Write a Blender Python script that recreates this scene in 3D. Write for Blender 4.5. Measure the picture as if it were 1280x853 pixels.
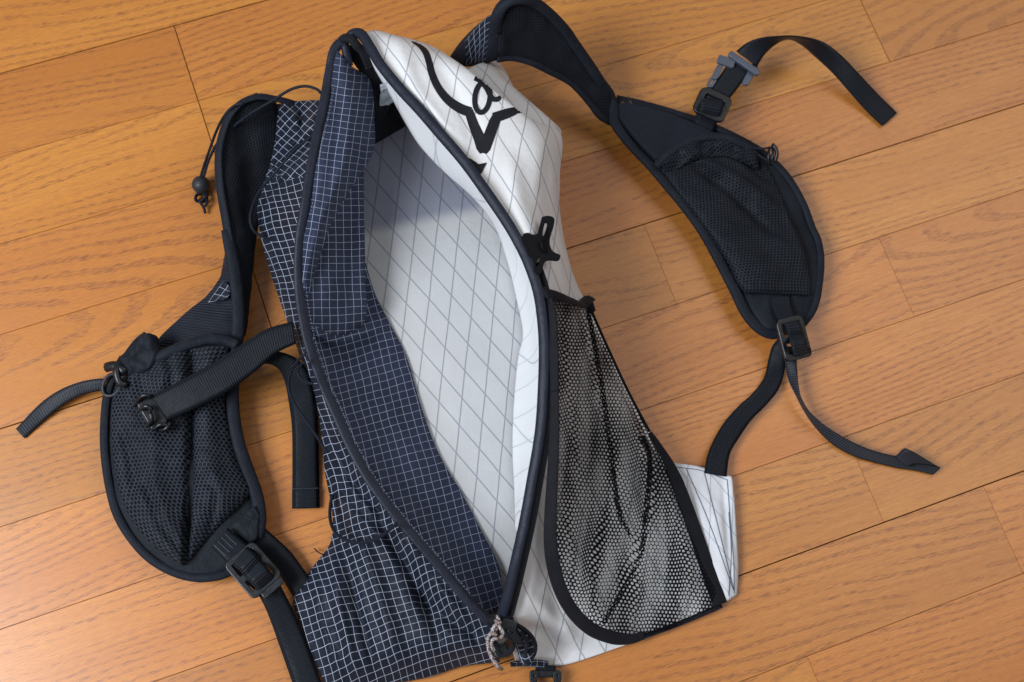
import bpy, bmesh, math, random
import numpy as np
from mathutils import Matrix, Vector, noise
from mathutils.bvhtree import BVHTree
random.seed(4); rng = np.random.default_rng(4)
for o in list(bpy.data.objects): bpy.data.objects.remove(o)
scene = bpy.context.scene
COL = scene.collection
R = math.radians

# ---------------------------------------------------------------- camera
F, TILT, ROLL, AZ, H = 1600.0, .28754, .24073, -.57623, 1.0174
CM = Matrix.Rotation(AZ, 3, 'Z') @ Matrix.Rotation(TILT, 3, 'X') @ Matrix.Rotation(ROLL, 3, 'Z')
CMn = np.array(CM); CP = np.array([0, 0, H])
cam = bpy.data.cameras.new('camera'); co = bpy.data.objects.new('camera', cam); COL.objects.link(co)
co.matrix_world = Matrix.Translation((0, 0, H)) @ CM.to_4x4()
cam.sensor_width = 36; cam.lens = F / 1280 * 36; cam.clip_start = .02; cam.clip_end = 50
cam.dof.use_dof = True; cam.dof.focus_distance = .99; cam.dof.aperture_fstop = 6.3
scene.camera = co

# ---------------------------------------------------------------- light
world = bpy.data.worlds.new('World'); scene.world = world; world.use_nodes = True
bg = world.node_tree.nodes['Background']; bg.inputs[0].default_value = (.86, .91, 1, 1); bg.inputs[1].default_value = .30

def ray(px, py):
    v = CMn @ np.array([(px - 640) / F, -(py - 426.5) / F, -1.0])
    return v

def at(px, py, z=0.0):                    # pixel of the photograph + height (m) -> point in the room
    d = ray(px, py); return CP + d * ((H - z) / -d[2])

def proj(P):
    q = (np.asarray(P) - CP) @ CMn
    return np.stack([640 + F * q[..., 0] / -q[..., 2], 426.5 - F * q[..., 1] / -q[..., 2]], -1)

C0 = at(640, 426); EX = at(740, 426) - C0; PX = np.linalg.norm(EX) / 100; EX /= np.linalg.norm(EX)
EY = at(640, 526) - C0; EY -= EX * EY.dot(EX); EY /= np.linalg.norm(EY)   # room axes: EX to the right, EY towards the viewer

def area_light(name, pos, target, sx, sy, power, col):
    l = bpy.data.lights.new(name, 'AREA'); l.shape = 'RECTANGLE'; l.size = sx; l.size_y = sy; l.energy = power; l.color = col
    o = bpy.data.objects.new(name, l); COL.objects.link(o); o.location = pos
    o.rotation_euler = (Vector(target) - Vector(pos)).to_track_quat('-Z', 'Y').to_euler(); return o

def room(r, d, z): return tuple(C0 + EX * r + EY * d + np.array([0, 0, z]))
area_light('window_light', room(-1.25, .42, 1.42), room(0, 0, 0), .85, .85, 52, (.86, .93, 1))
area_light('room_light', room(1.3, -.6, 2.2), room(.2, 0, 0), 1.6, 1.6, 19, (1, .94, .86))
vs = scene.view_settings; vs.view_transform = 'Standard'; vs.look = 'None'; vs.gamma = 1; vs.exposure = 0
scene.render.engine = 'CYCLES'
scene.cycles.max_bounces = 8; scene.cycles.transparent_max_bounces = 12

# ---------------------------------------------------------------- node helpers
class NT:
    def __init__(s, name):
        s.m = bpy.data.materials.new(name); s.m.use_nodes = True; s.t = s.m.node_tree; s.t.nodes.clear()
    def n(s, typ, **k):
        x = s.t.nodes.new(typ)
        for a, b in k.items(): setattr(x, a, b)
        return x
    def set(s, sock, v):
        if hasattr(v, 'is_output') or isinstance(v, bpy.types.NodeSocket): s.t.links.new(v, sock)
        else: sock.default_value = v
    def math(s, op, a, b=None, c=None, clamp=False):
        x = s.n('ShaderNodeMath', operation=op); x.use_clamp = clamp
        for i, v in enumerate((a, b, c)):
            if v is not None: s.set(x.inputs[i], v)
        return x.outputs[0]
    def xyz(s, v):
        x = s.n('ShaderNodeSeparateXYZ'); s.set(x.inputs[0], v); return x.outputs
    def comb(s, a, b, c=0.0):
        x = s.n('ShaderNodeCombineXYZ')
        for i, v in enumerate((a, b, c)): s.set(x.inputs[i], v)
        return x.outputs[0]
    def noise(s, vec, scale=5, detail=3, rough=.5, col=False):
        x = s.n('ShaderNodeTexNoise'); s.set(x.inputs['Vector'], vec); s.set(x.inputs['Scale'], scale)
        x.inputs['Detail'].default_value = detail; x.inputs['Roughness'].default_value = rough
        return x.outputs[1 if col else 0]
    def ramp(s, v, a, b, lo=0.0, hi=1.0):          # smooth step from a to b
        x = s.n('ShaderNodeMapRange', interpolation_type='SMOOTHSTEP'); s.set(x.inputs[0], v)
        for i, q in zip((1, 2, 3, 4), (a, b, lo, hi)): s.set(x.inputs[i], q)
        return x.outputs[0]
    def mix(s, f, a, b, typ='MIX'):
        x = s.n('ShaderNodeMix', data_type='RGBA', blend_type=typ); s.set(x.inputs[0], f)
        for i, v in ((6, a), (7, b)):
            if isinstance(v, tuple): v = (*v, 1) if len(v) == 3 else v
            s.set(x.inputs[i], v)
        return x.outputs[2]
    def bump(s, h, dist=.001, strength=1.0):
        x = s.n('ShaderNodeBump'); x.inputs['Distance'].default_value = dist; x.inputs['Strength'].default_value = strength
        s.set(x.inputs['Height'], h); return x.outputs[0]
    def uv(s): return s.n('ShaderNodeTexCoord').outputs['UV']
    def obj(s): return s.n('ShaderNodeTexCoord').outputs['Object']
    def bsdf(s, col, rough=.6, normal=None, spec=.3, sheen=0, coat=0, metal=0):
        x = s.n('ShaderNodeBsdfPrincipled')
        s.set(x.inputs['Base Color'], (*col, 1) if isinstance(col, tuple) else col); s.set(x.inputs['Roughness'], rough)
        x.inputs['Specular IOR Level'].default_value = spec; x.inputs['Metallic'].default_value = metal
        if sheen: x.inputs['Sheen Weight'].default_value = sheen; x.inputs['Sheen Roughness'].default_value = .5; x.inputs['Sheen Tint'].default_value = (.7, .8, 1, 1)
        if coat: x.inputs['Coat Weight'].default_value = coat; x.inputs['Coat Roughness'].default_value = .12
        if normal is not None: s.set(x.inputs['Normal'], normal)
        return x.outputs[0]
    def out(s, sh):
        o = s.n('ShaderNodeOutputMaterial'); s.set(o.inputs[0], sh); return s.m
    def addtrans(s, sh, col, f):
        t = s.n('ShaderNodeBsdfTranslucent'); s.set(t.inputs[0], (*col, 1) if isinstance(col, tuple) else col)
        m = s.n('ShaderNodeMixShader'); m.inputs[0].default_value = f; s.set(m.inputs[1], sh); s.set(m.inputs[2], t.outputs[0]); return m.outputs[0]

def line_mask(s, c, period, width, soft=.35):      # 1 on thin lines every 'period'
    f = s.math('FRACT', s.math('DIVIDE', c, period)); d = s.math('ABSOLUTE', s.math('SUBTRACT', f, .5))
    d = s.math('MULTIPLY', s.math('SUBTRACT', .5, d), period)
    return s.ramp(d, width * .5 * (1 - soft), width * .5 * (1 + soft), 1.0, 0.0)

def wobble(s, uv, amp, scale):
    nz = s.noise(uv, scale, 2, .5, True); v = s.n('ShaderNodeVectorMath', operation='SUBTRACT'); s.set(v.inputs[0], nz); v.inputs[1].default_value = (.5, .5, .5)
    w = s.n('ShaderNodeVectorMath', operation='SCALE'); s.set(w.inputs[0], v.outputs[0]); w.inputs['Scale'].default_value = amp
    a = s.n('ShaderNodeVectorMath', operation='ADD'); s.set(a.inputs[0], uv); s.set(a.inputs[1], w.outputs[0]); return a.outputs[0]

def m_grid(name, base, line, cell=.0066, wid=.00034, trans=0, rough=.55, sheen=.05, cr=.5, bend=.012):
    s = NT(name); uv = s.uv(); w = wobble(s, wobble(s, uv, .0012, 60), bend, 14); x, y, _ = s.xyz(w)
    m = s.math('MAXIMUM', line_mask(s, x, cell, wid), line_mask(s, y, cell, wid))
    th = s.noise(s.uv(), 1400, 1); m = s.math('MULTIPLY', m, s.ramp(th, .2, .6, .62, 1.0))
    big = s.noise(uv, 22, 4, .6)
    b = s.mix(s.ramp(big, .3, .7), base, tuple(c * 1.35 for c in base))
    col = s.mix(m, b, line)
    fine = s.noise(uv, 120, 4, .6)
    h = s.math('ADD', s.math('MULTIPLY', big, cr * 4), s.math('MULTIPLY', fine, .35)); h = s.math('ADD', h, s.math('MULTIPLY', m, .12))
    sh = s.bsdf(col, rough, s.bump(h, .0018, .9), .12, sheen)
    if trans: sh = s.addtrans(sh, s.mix(m, tuple(min(1, c * 2.2) for c in base), line), trans)
    return s.out(sh)

def m_xpac(name, base=(.74, .74, .76), line=(.22, .24, .28), a=(-.115, 1), b=(.64, .77), sa=27, sb=24.5, w=1.5, wob=.0, trans=.12, rough=.55, ph=(0, 0)):
    # UV in units of 'PX' (0.65 mm): two families of dark yarn lines under a white film
    s = NT(name); uv = s.uv(); q = wobble(s, uv, wob, .012) if wob else uv; x, y, _ = s.xyz(q)
    ms = []
    for (dx, dy), per, p in ((a, sa, ph[0]), (b, sb, ph[1])):
        l = math.hypot(dx, dy); c = s.math('ADD', s.math('MULTIPLY', x, dy / l), s.math('MULTIPLY', y, -dx / l)); c = s.math('ADD', c, p)
        ms.append(line_mask(s, c, per, w, .5))
    m = s.math('MULTIPLY', s.math('MAXIMUM', *ms), .62)
    big = s.noise(uv, .022, 4, .55); fine = s.noise(uv, .11, 5, .6); gr = s.noise(uv, 1.2, 2)
    b0 = s.mix(s.ramp(big, .3, .75), base, tuple(c * .95 for c in base))
    col = s.mix(m, b0, line)
    h = s.math('ADD', s.math('MULTIPLY', big, 1.4), s.math('MULTIPLY', fine, .5)); h = s.math('ADD', h, s.math('MULTIPLY', m, .25)); h = s.math('ADD', h, s.math('MULTIPLY', gr, .05))
    sh = s.bsdf(col, rough, s.bump(h, .0010, .8), .22)
    return s.out(s.addtrans(sh, s.mix(m, base, line), trans) if trans else sh)

def hexdist(s, uv, cell, asp=1.0):
    x, y, _ = s.xyz(uv); u = s.math('DIVIDE', x, cell); v = s.math('DIVIDE', y, cell * 1.732 * asp)
    ds = []
    for o in (0.0, .5):
        a = s.math('SUBTRACT', s.math('FRACT', s.math('ADD', u, o)), .5); b = s.math('MULTIPLY', s.math('SUBTRACT', s.math('FRACT', s.math('ADD', v, o)), .5), 1.732)
        ds.append(s.math('SQRT', s.math('ADD', s.math('MULTIPLY', a, a), s.math('MULTIPLY', b, b))))
    return s.math('MINIMUM', *ds)

def m_openmesh(name, cell=.0037, r=.41):
    s = NT(name); uv = wobble(s, s.uv(), .0022, 30); d = hexdist(s, uv, cell, 1.15)
    st = s.noise(s.comb(s.math('MULTIPLY', s.xyz(s.uv())[0], 60), s.math('MULTIPLY', s.xyz(s.uv())[1], 14), 0.0), 1.0, 3)
    rr = s.ramp(st, .30, .68, r - .13, r + .035); dd = s.math('SUBTRACT', d, rr)
    hole = s.ramp(dd, -.05, .05, 1.0, 0.0)
    sh = s.bsdf((.004, .004, .006), .7, s.bump(d, .0006), .05)
    t = s.n('ShaderNodeBsdfTransparent'); m = s.n('ShaderNodeMixShader'); s.set(m.inputs[0], hole); s.set(m.inputs[1], sh); s.set(m.inputs[2], t.outputs[0])
    return s.out(m.outputs[0])

def m_spacer(name, base=(.016, .020, .032), hole=(.002, .002, .003), cell=.0032, r=.30, rough=.55, asp=1.0):
    s = NT(name); uv = wobble(s, s.uv(), .0025, 40); d = hexdist(s, uv, cell, asp)
    k = s.ramp(d, r - .09, r + .09)
    big = s.noise(s.uv(), 25, 3)
    b = s.mix(s.ramp(big, .3, .7), base, tuple(c * 1.5 for c in base)); col = s.mix(k, hole, b)
    h = s.math('ADD', s.math('MULTIPLY', k, 1.0), s.math('MULTIPLY', big, 3.0))
    return s.out(s.bsdf(col, rough, s.bump(h, .0009, .9), .10, .02))

def m_web(name, base=(.004, .005, .007), period=.0019, hi=2.6, rough=.42, across=False):
    s = NT(name); x, y, _ = s.xyz(s.uv()); c = x if across else y
    f = s.math('ABSOLUTE', s.math('SUBTRACT', s.math('FRACT', s.math('DIVIDE', c, period)), .5)); rib = s.ramp(f, .08, .42)
    e = s.noise(s.uv(), 900, 2); rib2 = s.math('MULTIPLY', rib, s.ramp(e, .25, .7, .55, 1.0))
    big = s.noise(s.uv(), 40, 3)
    col = s.mix(rib2, tuple(c * hi for c in base), base)
    h = s.math('ADD', s.math('MULTIPLY', rib, -1.0), s.math('MULTIPLY', big, 2.0))
    return s.out(s.bsdf(col, rough, s.bump(h, .0006, .9), .16, .02))

def m_cloth(name, base, rough=.6, sc=900, sheen=.02, bump=.0005, spec=.09):
    s = NT(name); u = s.obj(); n1 = s.noise(u, sc, 2); n2 = s.noise(u, 70, 4, .6)
    col = s.mix(s.ramp(n2, .25, .75), base, tuple(min(1, c * 1.4) for c in base))
    h = s.math('ADD', s.math('MULTIPLY', n1, .5), s.math('MULTIPLY', n2, 4.0))
    return s.out(s.bsdf(col, rough, s.bump(h, bump, .9), spec, sheen))

def m_plastic(name, base, rough=.28, spec=.5):
    s = NT(name); n1 = s.noise(s.obj(), 500, 3)
    return s.out(s.bsdf(base, s.ramp(n1, .2, .8, rough * .8, rough * 1.3), s.bump(n1, .00003, .4), spec))

def m_wood():
    s = NT('oak_strip'); o = s.obj(); oi = s.n('ShaderNodeObjectInfo'); rnd = oi.outputs['Random']
    x, y, z = s.xyz(o); r1 = s.math('MULTIPLY', rnd, 37.3); r2 = s.math('FRACT', s.math('MULTIPLY', rnd, 91.7)); r3 = s.math('FRACT', s.math('MULTIPLY', rnd, 413.1))
    xs = s.math('ADD', x, r1)
    lowv = s.comb(s.math('MULTIPLY', xs, 3.2), s.math('MULTIPLY', y, 9.0), r1)
    low = s.math('SUBTRACT', s.noise(lowv, 1.0, 2), .5)
    midv = s.comb(s.math('MULTIPLY', xs, 9), s.math('MULTIPLY', y, 26), r1); mid = s.math('SUBTRACT', s.noise(midv, 1.0, 3), .5)
    jagv = s.comb(s.math('MULTIPLY', xs, 60), s.math('MULTIPLY', y, 130), r1); jag = s.math('SUBTRACT', s.noise(jagv, 1.0, 2), .5)
    yy = s.math('ADD', s.math('SUBTRACT', y, s.math('MULTIPLY', s.math('SUBTRACT', r2, .5), .24)), s.math('MULTIPLY', low, .035))
    zz = s.math('ADD', s.math('MULTIPLY', s.math('SUBTRACT', x, s.math('MULTIPLY', s.math('SUBTRACT', r3, .5), .7)), .10), s.math('MULTIPLY', mid, .010))
    rr = s.math('SQRT', s.math('ADD', s.math('MULTIPLY', yy, yy), s.math('MULTIPLY', zz, zz)))
    rr = s.math('ADD', rr, s.math('MULTIPLY', jag, .0014))
    ph = s.math('FRACT', s.math('MULTIPLY', rr, 175.0))
    ring = s.math('MULTIPLY', s.ramp(ph, .0, .55), s.ramp(ph, .80, 1.0, 1.0, 0.0))         # soft build-up, quick fall
    ring = s.ramp(ring, .84, .97)
    amp = s.noise(s.comb(s.math('MULTIPLY', xs, 5), s.math('MULTIPLY', y, 40), r1), 1.0, 2); ring = s.math('MULTIPLY', ring, s.ramp(amp, .34, .66, .05, 1.0))
    # open pores: short dashes along the grain
    pv = s.comb(s.math('MULTIPLY', xs, 120), s.math('MULTIPLY', s.math('ADD', y, s.math('MULTIPLY', low, .03)), 1500), 0.0); pore = s.ramp(s.noise(pv, 1.0, 2, .6), .44, .60)
    pv2 = s.comb(s.math('MULTIPLY', xs, 24), s.math('MULTIPLY', y, 520), 3.0); fib = s.noise(pv2, 1.0, 4, .65)
    pm = s.math('MULTIPLY', pore, s.ramp(ring, .0, .5, .30, 1.0))
    tone = s.noise(s.comb(s.math('MULTIPLY', xs, 2.0), s.math('MULTIPLY', y, 14), r1), 1.0, 3)
    base = s.mix(s.ramp(tone, .25, .75), (.42, .150, .024), (.50, .200, .036))
    base = s.mix(s.ramp(fib, .3, .7, 0.0, .45), base, (.34, .112, .022))
    col = s.mix(s.math('MULTIPLY', ring, .17), base, (.24, .080, .024))
    col = s.mix(s.math('MULTIPLY', pm, .66), col, (.15, .046, .016))
    hs = s.n('ShaderNodeHueSaturation'); s.set(hs.inputs['Value'], s.ramp(r2, 0.0, 1.0, .95, 1.06)); s.set(hs.inputs['Hue'], s.ramp(r3, 0.0, 1.0, .4965, .5035)); s.set(hs.inputs['Color'], col)
    ro = s.ramp(fib, .2, .8, .30, .40)
    h = s.math('SUBTRACT', s.math('MULTIPLY', fib, .25), s.math('MULTIPLY', pm, 1.0))
    nrm = s.bump(h, .00004, .6)
    sh = s.bsdf(hs.outputs[0], ro, nrm, .6)
    return s.out(sh)

def m_speckle():
    s = NT('reflective_cord'); n1 = s.noise(s.obj(), 750, 3, .7); n2 = s.noise(s.obj(), 160, 2)
    c = s.mix(s.ramp(n1, .46, .56), (.10, .07, .065), (.50, .47, .48)); c = s.mix(s.ramp(n2, .45, .65), c, (.22, .13, .10))
    return s.out(s.bsdf(c, .4, s.bump(n1, .0008), .5))

M = dict(
    wood=m_wood(),
    grid=m_grid('ripstop_outer', (.006, .008, .015), (.42, .46, .56), cell=.0057, wid=.00030),
    gridin=m_grid('ripstop_inner', (.032, .040, .074), (.62, .67, .84), cell=.0061, bend=.006, wid=.00030, trans=.45, sheen=.1),
    liner=m_xpac('xpac_liner', (.47, .465, .47), (.135, .15, .18), trans=.05, w=1.6, rough=.4, wob=3),
    front=m_xpac('xpac_front', (.71, .70, .70), (.17, .19, .23), a=(-.19, 1), b=(.50, .86), sa=29, sb=25, w=1.45, wob=9, ph=(4, 3)),
    wall=m_xpac('xpac_side', (.90, .90, .91), (.45, .48, .55), a=(.3, 1), b=(.8, .5), sa=33, sb=30, w=.9, trans=.25),
    openmesh=m_openmesh('open_mesh', .0028, .40),
    spacer=m_spacer('spacer_mesh', (.018, .0215, .030), (.0015, .0015, .002), .0034, .34), spacer2=m_spacer('spacer_mesh_dark', (.009, .0105, .015), (.0012, .0012, .0016), .0029, .27),
    lining=m_spacer('lining_mesh', (.007, .0083, .012), (.002, .002, .003), .0025, .26, .65),
    rib=m_web('ribbed_fabric', (.006, .007, .011), .0024, 2.3, .6),
    web=m_web('webbing'), webthin=m_web('webbing_narrow', (.010, .011, .014), .0021, 3.0),
    binding=m_cloth('binding', (.0085, .010, .0145), .6), black=m_cloth('black_tape', (.007, .007, .009), .7, sheen=.05),
    zip=m_cloth('zip_tape', (.008, .010, .018), .5, sheen=.02, bump=.0003, spec=.2), pad=m_cloth('pad_cloth', (.008, .0098, .0135), .6),
    cleat=m_plastic('cleat_plastic', (.004, .004, .005), .5, .08), plastic=m_plastic('black_plastic', (.004, .005, .007), .34, .4), grey=m_plastic('grey_plastic', (.05, .06, .085), .35),
    rubber=m_plastic('matt_bead', (.016, .018, .022), .5, .35), cord=m_cloth('cord', (.007, .009, .014), .5, bump=.0002),
    ink=m_cloth('printed_ink', (.012, .012, .015), .5, sheen=0, bump=.0001), thread=m_cloth('thread', (.06, .09, .13), .6),
    thread_light=m_cloth('thread_light', (.075, .088, .12), .6),
    reflcord=m_speckle(), label=m_cloth('grey_label', (.25, .27, .30), .7),
    tack=m_cloth('tack_thread', (.09, .045, .04), .6), sub=m_cloth('groove_dark', (.07, .028, .012), .8), lint=m_cloth('lint', (.7, .7, .72), .8),
)

# ---------------------------------------------------------------- mesh helpers
WL = {}
def link(name, me, mat, parent, loc):
    o = bpy.data.objects.new(name, me); COL.objects.link(o)
    if mat is not None: me.materials.clear(); me.materials.append(M[mat] if isinstance(mat, str) else mat)
    p = np.zeros(3) if parent is None else WL[parent.name]
    o.parent = parent; o.location = Vector(np.asarray(loc) - p); WL[o.name] = np.asarray(loc, float); return o

def mk(name, V, faces, mat, parent, UV=None, smooth=True, solid=0, flip=False):
    V = np.asarray(V, float); c = V.mean(0); me = bpy.data.meshes.new(name)
    if flip: faces = [f[::-1] for f in faces]
    me.from_pydata((V - c).tolist(), [], [tuple(map(int, f)) for f in faces]); me.update()
    if UV is not None:
        l = me.uv_layers.new(name='UVMap'); idx = np.empty(len(me.loops), int); me.loops.foreach_get('vertex_index', idx)
        l.data.foreach_set('uv', np.asarray(UV, float)[idx].ravel())
    if smooth: me.polygons.foreach_set('use_smooth', [True] * len(me.polygons))
    o = link(name, me, mat, parent, c)
    if solid: md = o.modifiers.new('thickness', 'SOLIDIFY'); md.thickness = solid; md.offset = -1
    return o

Z = dict(P=(0, 0, 1), Z1=(220, 80, 4), Z2=(400, 0, 4), Z3=(540, 180, 4), Z4=(740, 0, 3.195), Z5=(760, 140, 2.666), Z6=(860, 360, 3.28), Z7=(680, 0, 2.133),
         W1=(0, 380, 4), W2=(100, 380, 2.369), W3=(220, 580, 3.124), W4=(540, 600, 3.372), W5=(640, 340, 1.778), W6=(360, 30, 3.16), W7=(360, 300, 3.28), W8=(360, 540, 2.726), C2=(0, 200, 3.759))
def q(tag, pts, z=None):                  # measured points (view, x, y[, height in cm]) -> photograph pixel + cm
    ox, oy, s = Z[tag]; out = []
    for p in pts: out.append((p[0] / s + ox, p[1] / s + oy, p[2] if len(p) > 2 else z))
    return out
def W(pts): return np.array([at(p[0], p[1], p[2] * .01) for p in pts])

def spline(P, n, ts=None, lin=False):
    P = np.asarray(P, float); k = len(P)
    d = np.linalg.norm(np.diff(P[:, :3], axis=0), axis=1); d = np.maximum(d, 1e-6); t = np.concatenate([[0], np.cumsum(d)]) / d.sum()
    def ev(u):
        i = np.clip(np.searchsorted(t, u, 'right') - 1, 0, k - 2); h = (t[i + 1] - t[i])[:, None]; s = ((u - t[i]) / (t[i + 1] - t[i]))[:, None]
        if lin or k == 2: return P[i] * (1 - s) + P[i + 1] * s
        m = np.zeros_like(P); m[1:-1] = (P[2:] - P[:-2]) / (t[2:] - t[:-2])[:, None]
        m[0] = (P[1] - P[0]) / (t[1] - t[0]); m[-1] = (P[-1] - P[-2]) / (t[-1] - t[-2])
        return (2 * s**3 - 3 * s**2 + 1) * P[i] + (s**3 - 2 * s**2 + s) * h * m[i] + (-2 * s**3 + 3 * s**2) * P[i + 1] + (s**3 - s**2) * h * m[i + 1]
    if ts is not None: return ev(np.asarray(ts))
    D = ev(np.linspace(0, 1, max(200, n * 4))); a = np.concatenate([[0], np.cumsum(np.linalg.norm(np.diff(D, axis=0), axis=1))]); a /= a[-1]
    g = np.linspace(0, 1, n); return np.stack([np.interp(g, a, D[:, j]) for j in range(D.shape[1])], -1)

def ridge_disp(G2, ridges):               # height (m) added near measured fold lines; widths in photograph pixels
    out = np.zeros(G2.shape[:-1])
    for r in ridges:
        pts, amp, w = np.array([p[:2] for p in r[0]], float), r[1], r[2]
        pts = spline(np.c_[pts, np.zeros(len(pts))], 24)[:, :2]; best = np.full(out.shape, 1e9); tt = np.zeros(out.shape)
        for i in range(len(pts) - 1):
            a, b = pts[i], pts[i + 1]; ab = b - a; s = np.clip(((G2 - a) @ ab) / (ab @ ab), 0, 1); d = np.linalg.norm(G2 - (a + s[..., None] * ab), axis=-1)
            k = d < best; best = np.where(k, d, best); tt = np.where(k, (i + s) / (len(pts) - 1), tt)
        out += amp * .01 * np.exp(-(best / w) ** 2) * np.clip(np.sin(np.pi * (tt * .8 + .1)) * 1.4, 0, 1)
    return out

def lift(G, dz):                          # raise points along the line of sight's foot: z changes, place in the room changes with it
    G = G.copy(); G[..., 2] += dz; return G

def fnoise(G, sc, amp):
    if not amp: return 0
    f = G.reshape(-1, 3); v = np.array([noise.fractal(Vector(p) * sc, .9, 2.1, 4) for p in f.tolist()]); return v.reshape(G.shape[:-1]) * amp

def gridfaces(nv, nu, close=False):
    return [(j * nu + i, j * nu + (i + 1) % nu, (j + 1) * nu + (i + 1) % nu, (j + 1) * nu + i) for j in range(nv - 1) for i in range(nu if close else nu - 1)]

def loft(name, rows, mat, parent, nu=60, nv=120, ridges=(), nz=(0, 0), uv='arc', rot=0, solid=.0006, side=0, lin=False, warp=0):
    A = np.array([spline([(p[0], p[1], p[2] * 6.5) for p in r], nu, lin=lin) for r in rows])   # heights scaled to pixels so the spacing is even
    d = np.linalg.norm(np.diff(A, axis=0), axis=2).mean(1); t = np.concatenate([[0], np.cumsum(d)]) / d.sum(); g = np.linspace(0, 1, nv)
    k = len(rows); G = np.empty((nv, nu, 3))
    i = np.clip(np.searchsorted(t, g, 'right') - 1, 0, k - 2); h = (t[i + 1] - t[i])[:, None, None]; s = ((g - t[i]) / (t[i + 1] - t[i]))[:, None, None]
    m = np.zeros_like(A)
    if k > 2: m[1:-1] = (A[2:] - A[:-2]) / (t[2:] - t[:-2])[:, None, None]
    m[0] = (A[1] - A[0]) / (t[1] - t[0]); m[-1] = (A[-1] - A[-2]) / (t[-1] - t[-2])
    G = (2 * s**3 - 3 * s**2 + 1) * A[i] + (s**3 - 2 * s**2 + s) * h * m[i] + (-2 * s**3 + 3 * s**2) * A[i + 1] + (s**3 - s**2) * h * m[i + 1]
    P2 = G[..., :2]; z = G[..., 2] / 6.5 * .01
    edge = np.ones(z.shape)
    if side == 0: uu = np.linspace(0, 1, nu); edge = np.clip(uu * 8, 0, 1)[None, :] * np.clip((1 - uu) * 8, 0, 1)[None, :] * np.ones((nv, 1))
    rz = ridge_disp(P2, ridges) * edge; z = z + rz
    V = np.array([at(a, b, c) for a, b, c in zip(P2[..., 0].ravel(), P2[..., 1].ravel(), z.ravel())]).reshape(nv, nu, 3)
    V[..., 2] += fnoise(V, *nz) * edge; V[..., 2] = np.maximum(V[..., 2], .0012)
    if uv == 'arc':
        du = np.linalg.norm(np.diff(V, axis=1), axis=2); U = np.concatenate([np.zeros((nv, 1)), np.cumsum(du, 1)], 1)
        if side < 0: U = U - U[:, -1:]
        dv = np.linalg.norm(np.diff(V, axis=0), axis=2); Vv = np.concatenate([np.zeros((1, nu)), np.cumsum(dv, 0)], 0); Vv = Vv * .5 + Vv.mean(1, keepdims=True) * .5
    else:
        if uv == 'flat': D = np.array([at(a, b, .05) for a, b in P2.reshape(-1, 2)]).reshape(nv, nu, 3) - C0
        else: D = V - C0
        U = D @ EX + warp * rz * .7; Vv = D @ EY + warp * rz * .8
        if uv == 'px': U = U / PX; Vv = Vv / PX
    c, s_ = math.cos(rot), math.sin(rot); UV = np.stack([U * c - Vv * s_, U * s_ + Vv * c], -1).reshape(-1, 2)
    F_ = gridfaces(nv, nu)
    a = V[1, 0] - V[0, 0]; n = np.cross(V[nv // 2, nu // 2 + 1] - V[nv // 2, nu // 2], V[nv // 2 + 1, nu // 2] - V[nv // 2, nu // 2])
    return mk(name, V.reshape(-1, 3), F_, mat, parent, UV, solid=solid, flip=n[2] < 0)

def pad(name, L, Rr, thick, mat, parent, nu=14, nv=60, p=2.5, bottom=None, ridges=(), nz=(0, 0), flipn=None, inset=None, bulge=None):
    # cushion or webbing between two measured edges; thickness in cm
    Lw, Rw = spline(W(L), nv), spline(W(Rr), nv); s = np.linspace(0, 1, nu); s = .5 - .5 * np.cos(np.pi * s) if p < 6 else s
    B = Lw[:, None] * (1 - s[None, :, None]) + Rw[:, None] * s[None, :, None]
    al = np.gradient(B, axis=0); ac = np.repeat((Rw - Lw)[:, None], nu, 1); n = np.cross(al, ac); n /= np.maximum(np.linalg.norm(n, axis=2, keepdims=True), 1e-9)
    if (n[..., 2].mean() < 0) if flipn is None else flipn: n = -n
    for j in range(1, nv):                                       # keep the normal continuous where the ribbon turns edge-on
        if (n[j, nu // 2] * n[j - 1, nu // 2]).sum() < -.2 and flipn is not None: n[j] = -n[j]
    t = thick * .01; prof = (1 - np.abs(2 * s - 1) ** p) ** .5 if p < 6 else np.where((s > 0) & (s < 1), 1.0, .35)
    hgt = prof[None, :] * t * np.ones((nv, 1))
    if bulge is not None: hgt = hgt * spline([(a, b, 0) for a, b in bulge], nv)[:, 1][:, None]
    if p < 6:
        e = np.clip(np.minimum(np.arange(nv), np.arange(nv)[::-1]) / 3.0, 0, 1) ** .5; hgt = hgt * (.15 + .85 * e[:, None])
    T = B + n * hgt[..., None]; rd = ridge_disp(proj(T), ridges) + fnoise(T, *nz); T = T + n * (rd * np.clip(prof[None, :] * 1.3, 0, 1))[..., None]
    bt = (0 if bottom is None else bottom) * .01; Bo = B - n * bt
    if nu > 2: Bo = Bo[:, 1:-1]
    ring = np.concatenate([T, Bo[:, ::-1]], 1); ring[..., 2] = np.maximum(ring[..., 2], .0008); m = ring.shape[1]
    F_ = gridfaces(nv, m, True); F_ += [tuple(range(m))[::-1], tuple(m * (nv - 1) + i for i in range(m))]
    dv = np.concatenate([[0], np.cumsum(np.linalg.norm(np.diff((Lw + Rw) / 2, axis=0), axis=1))]); wd = np.linalg.norm(Rw - Lw, axis=1)
    U = np.concatenate([s[None] * wd[:, None], s[::-1][1:-1][None] * wd[:, None]], 1); UV = np.stack([U, np.repeat(dv[:, None], m, 1)], -1).reshape(-1, 2)
    o = mk(name, ring.reshape(-1, 3), F_, mat, parent, UV)
    bm = bmesh.new(); bm.from_mesh(o.data); bmesh.ops.recalc_face_normals(bm, faces=bm.faces); bm.to_mesh(o.data); bm.free()
    return o

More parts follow.
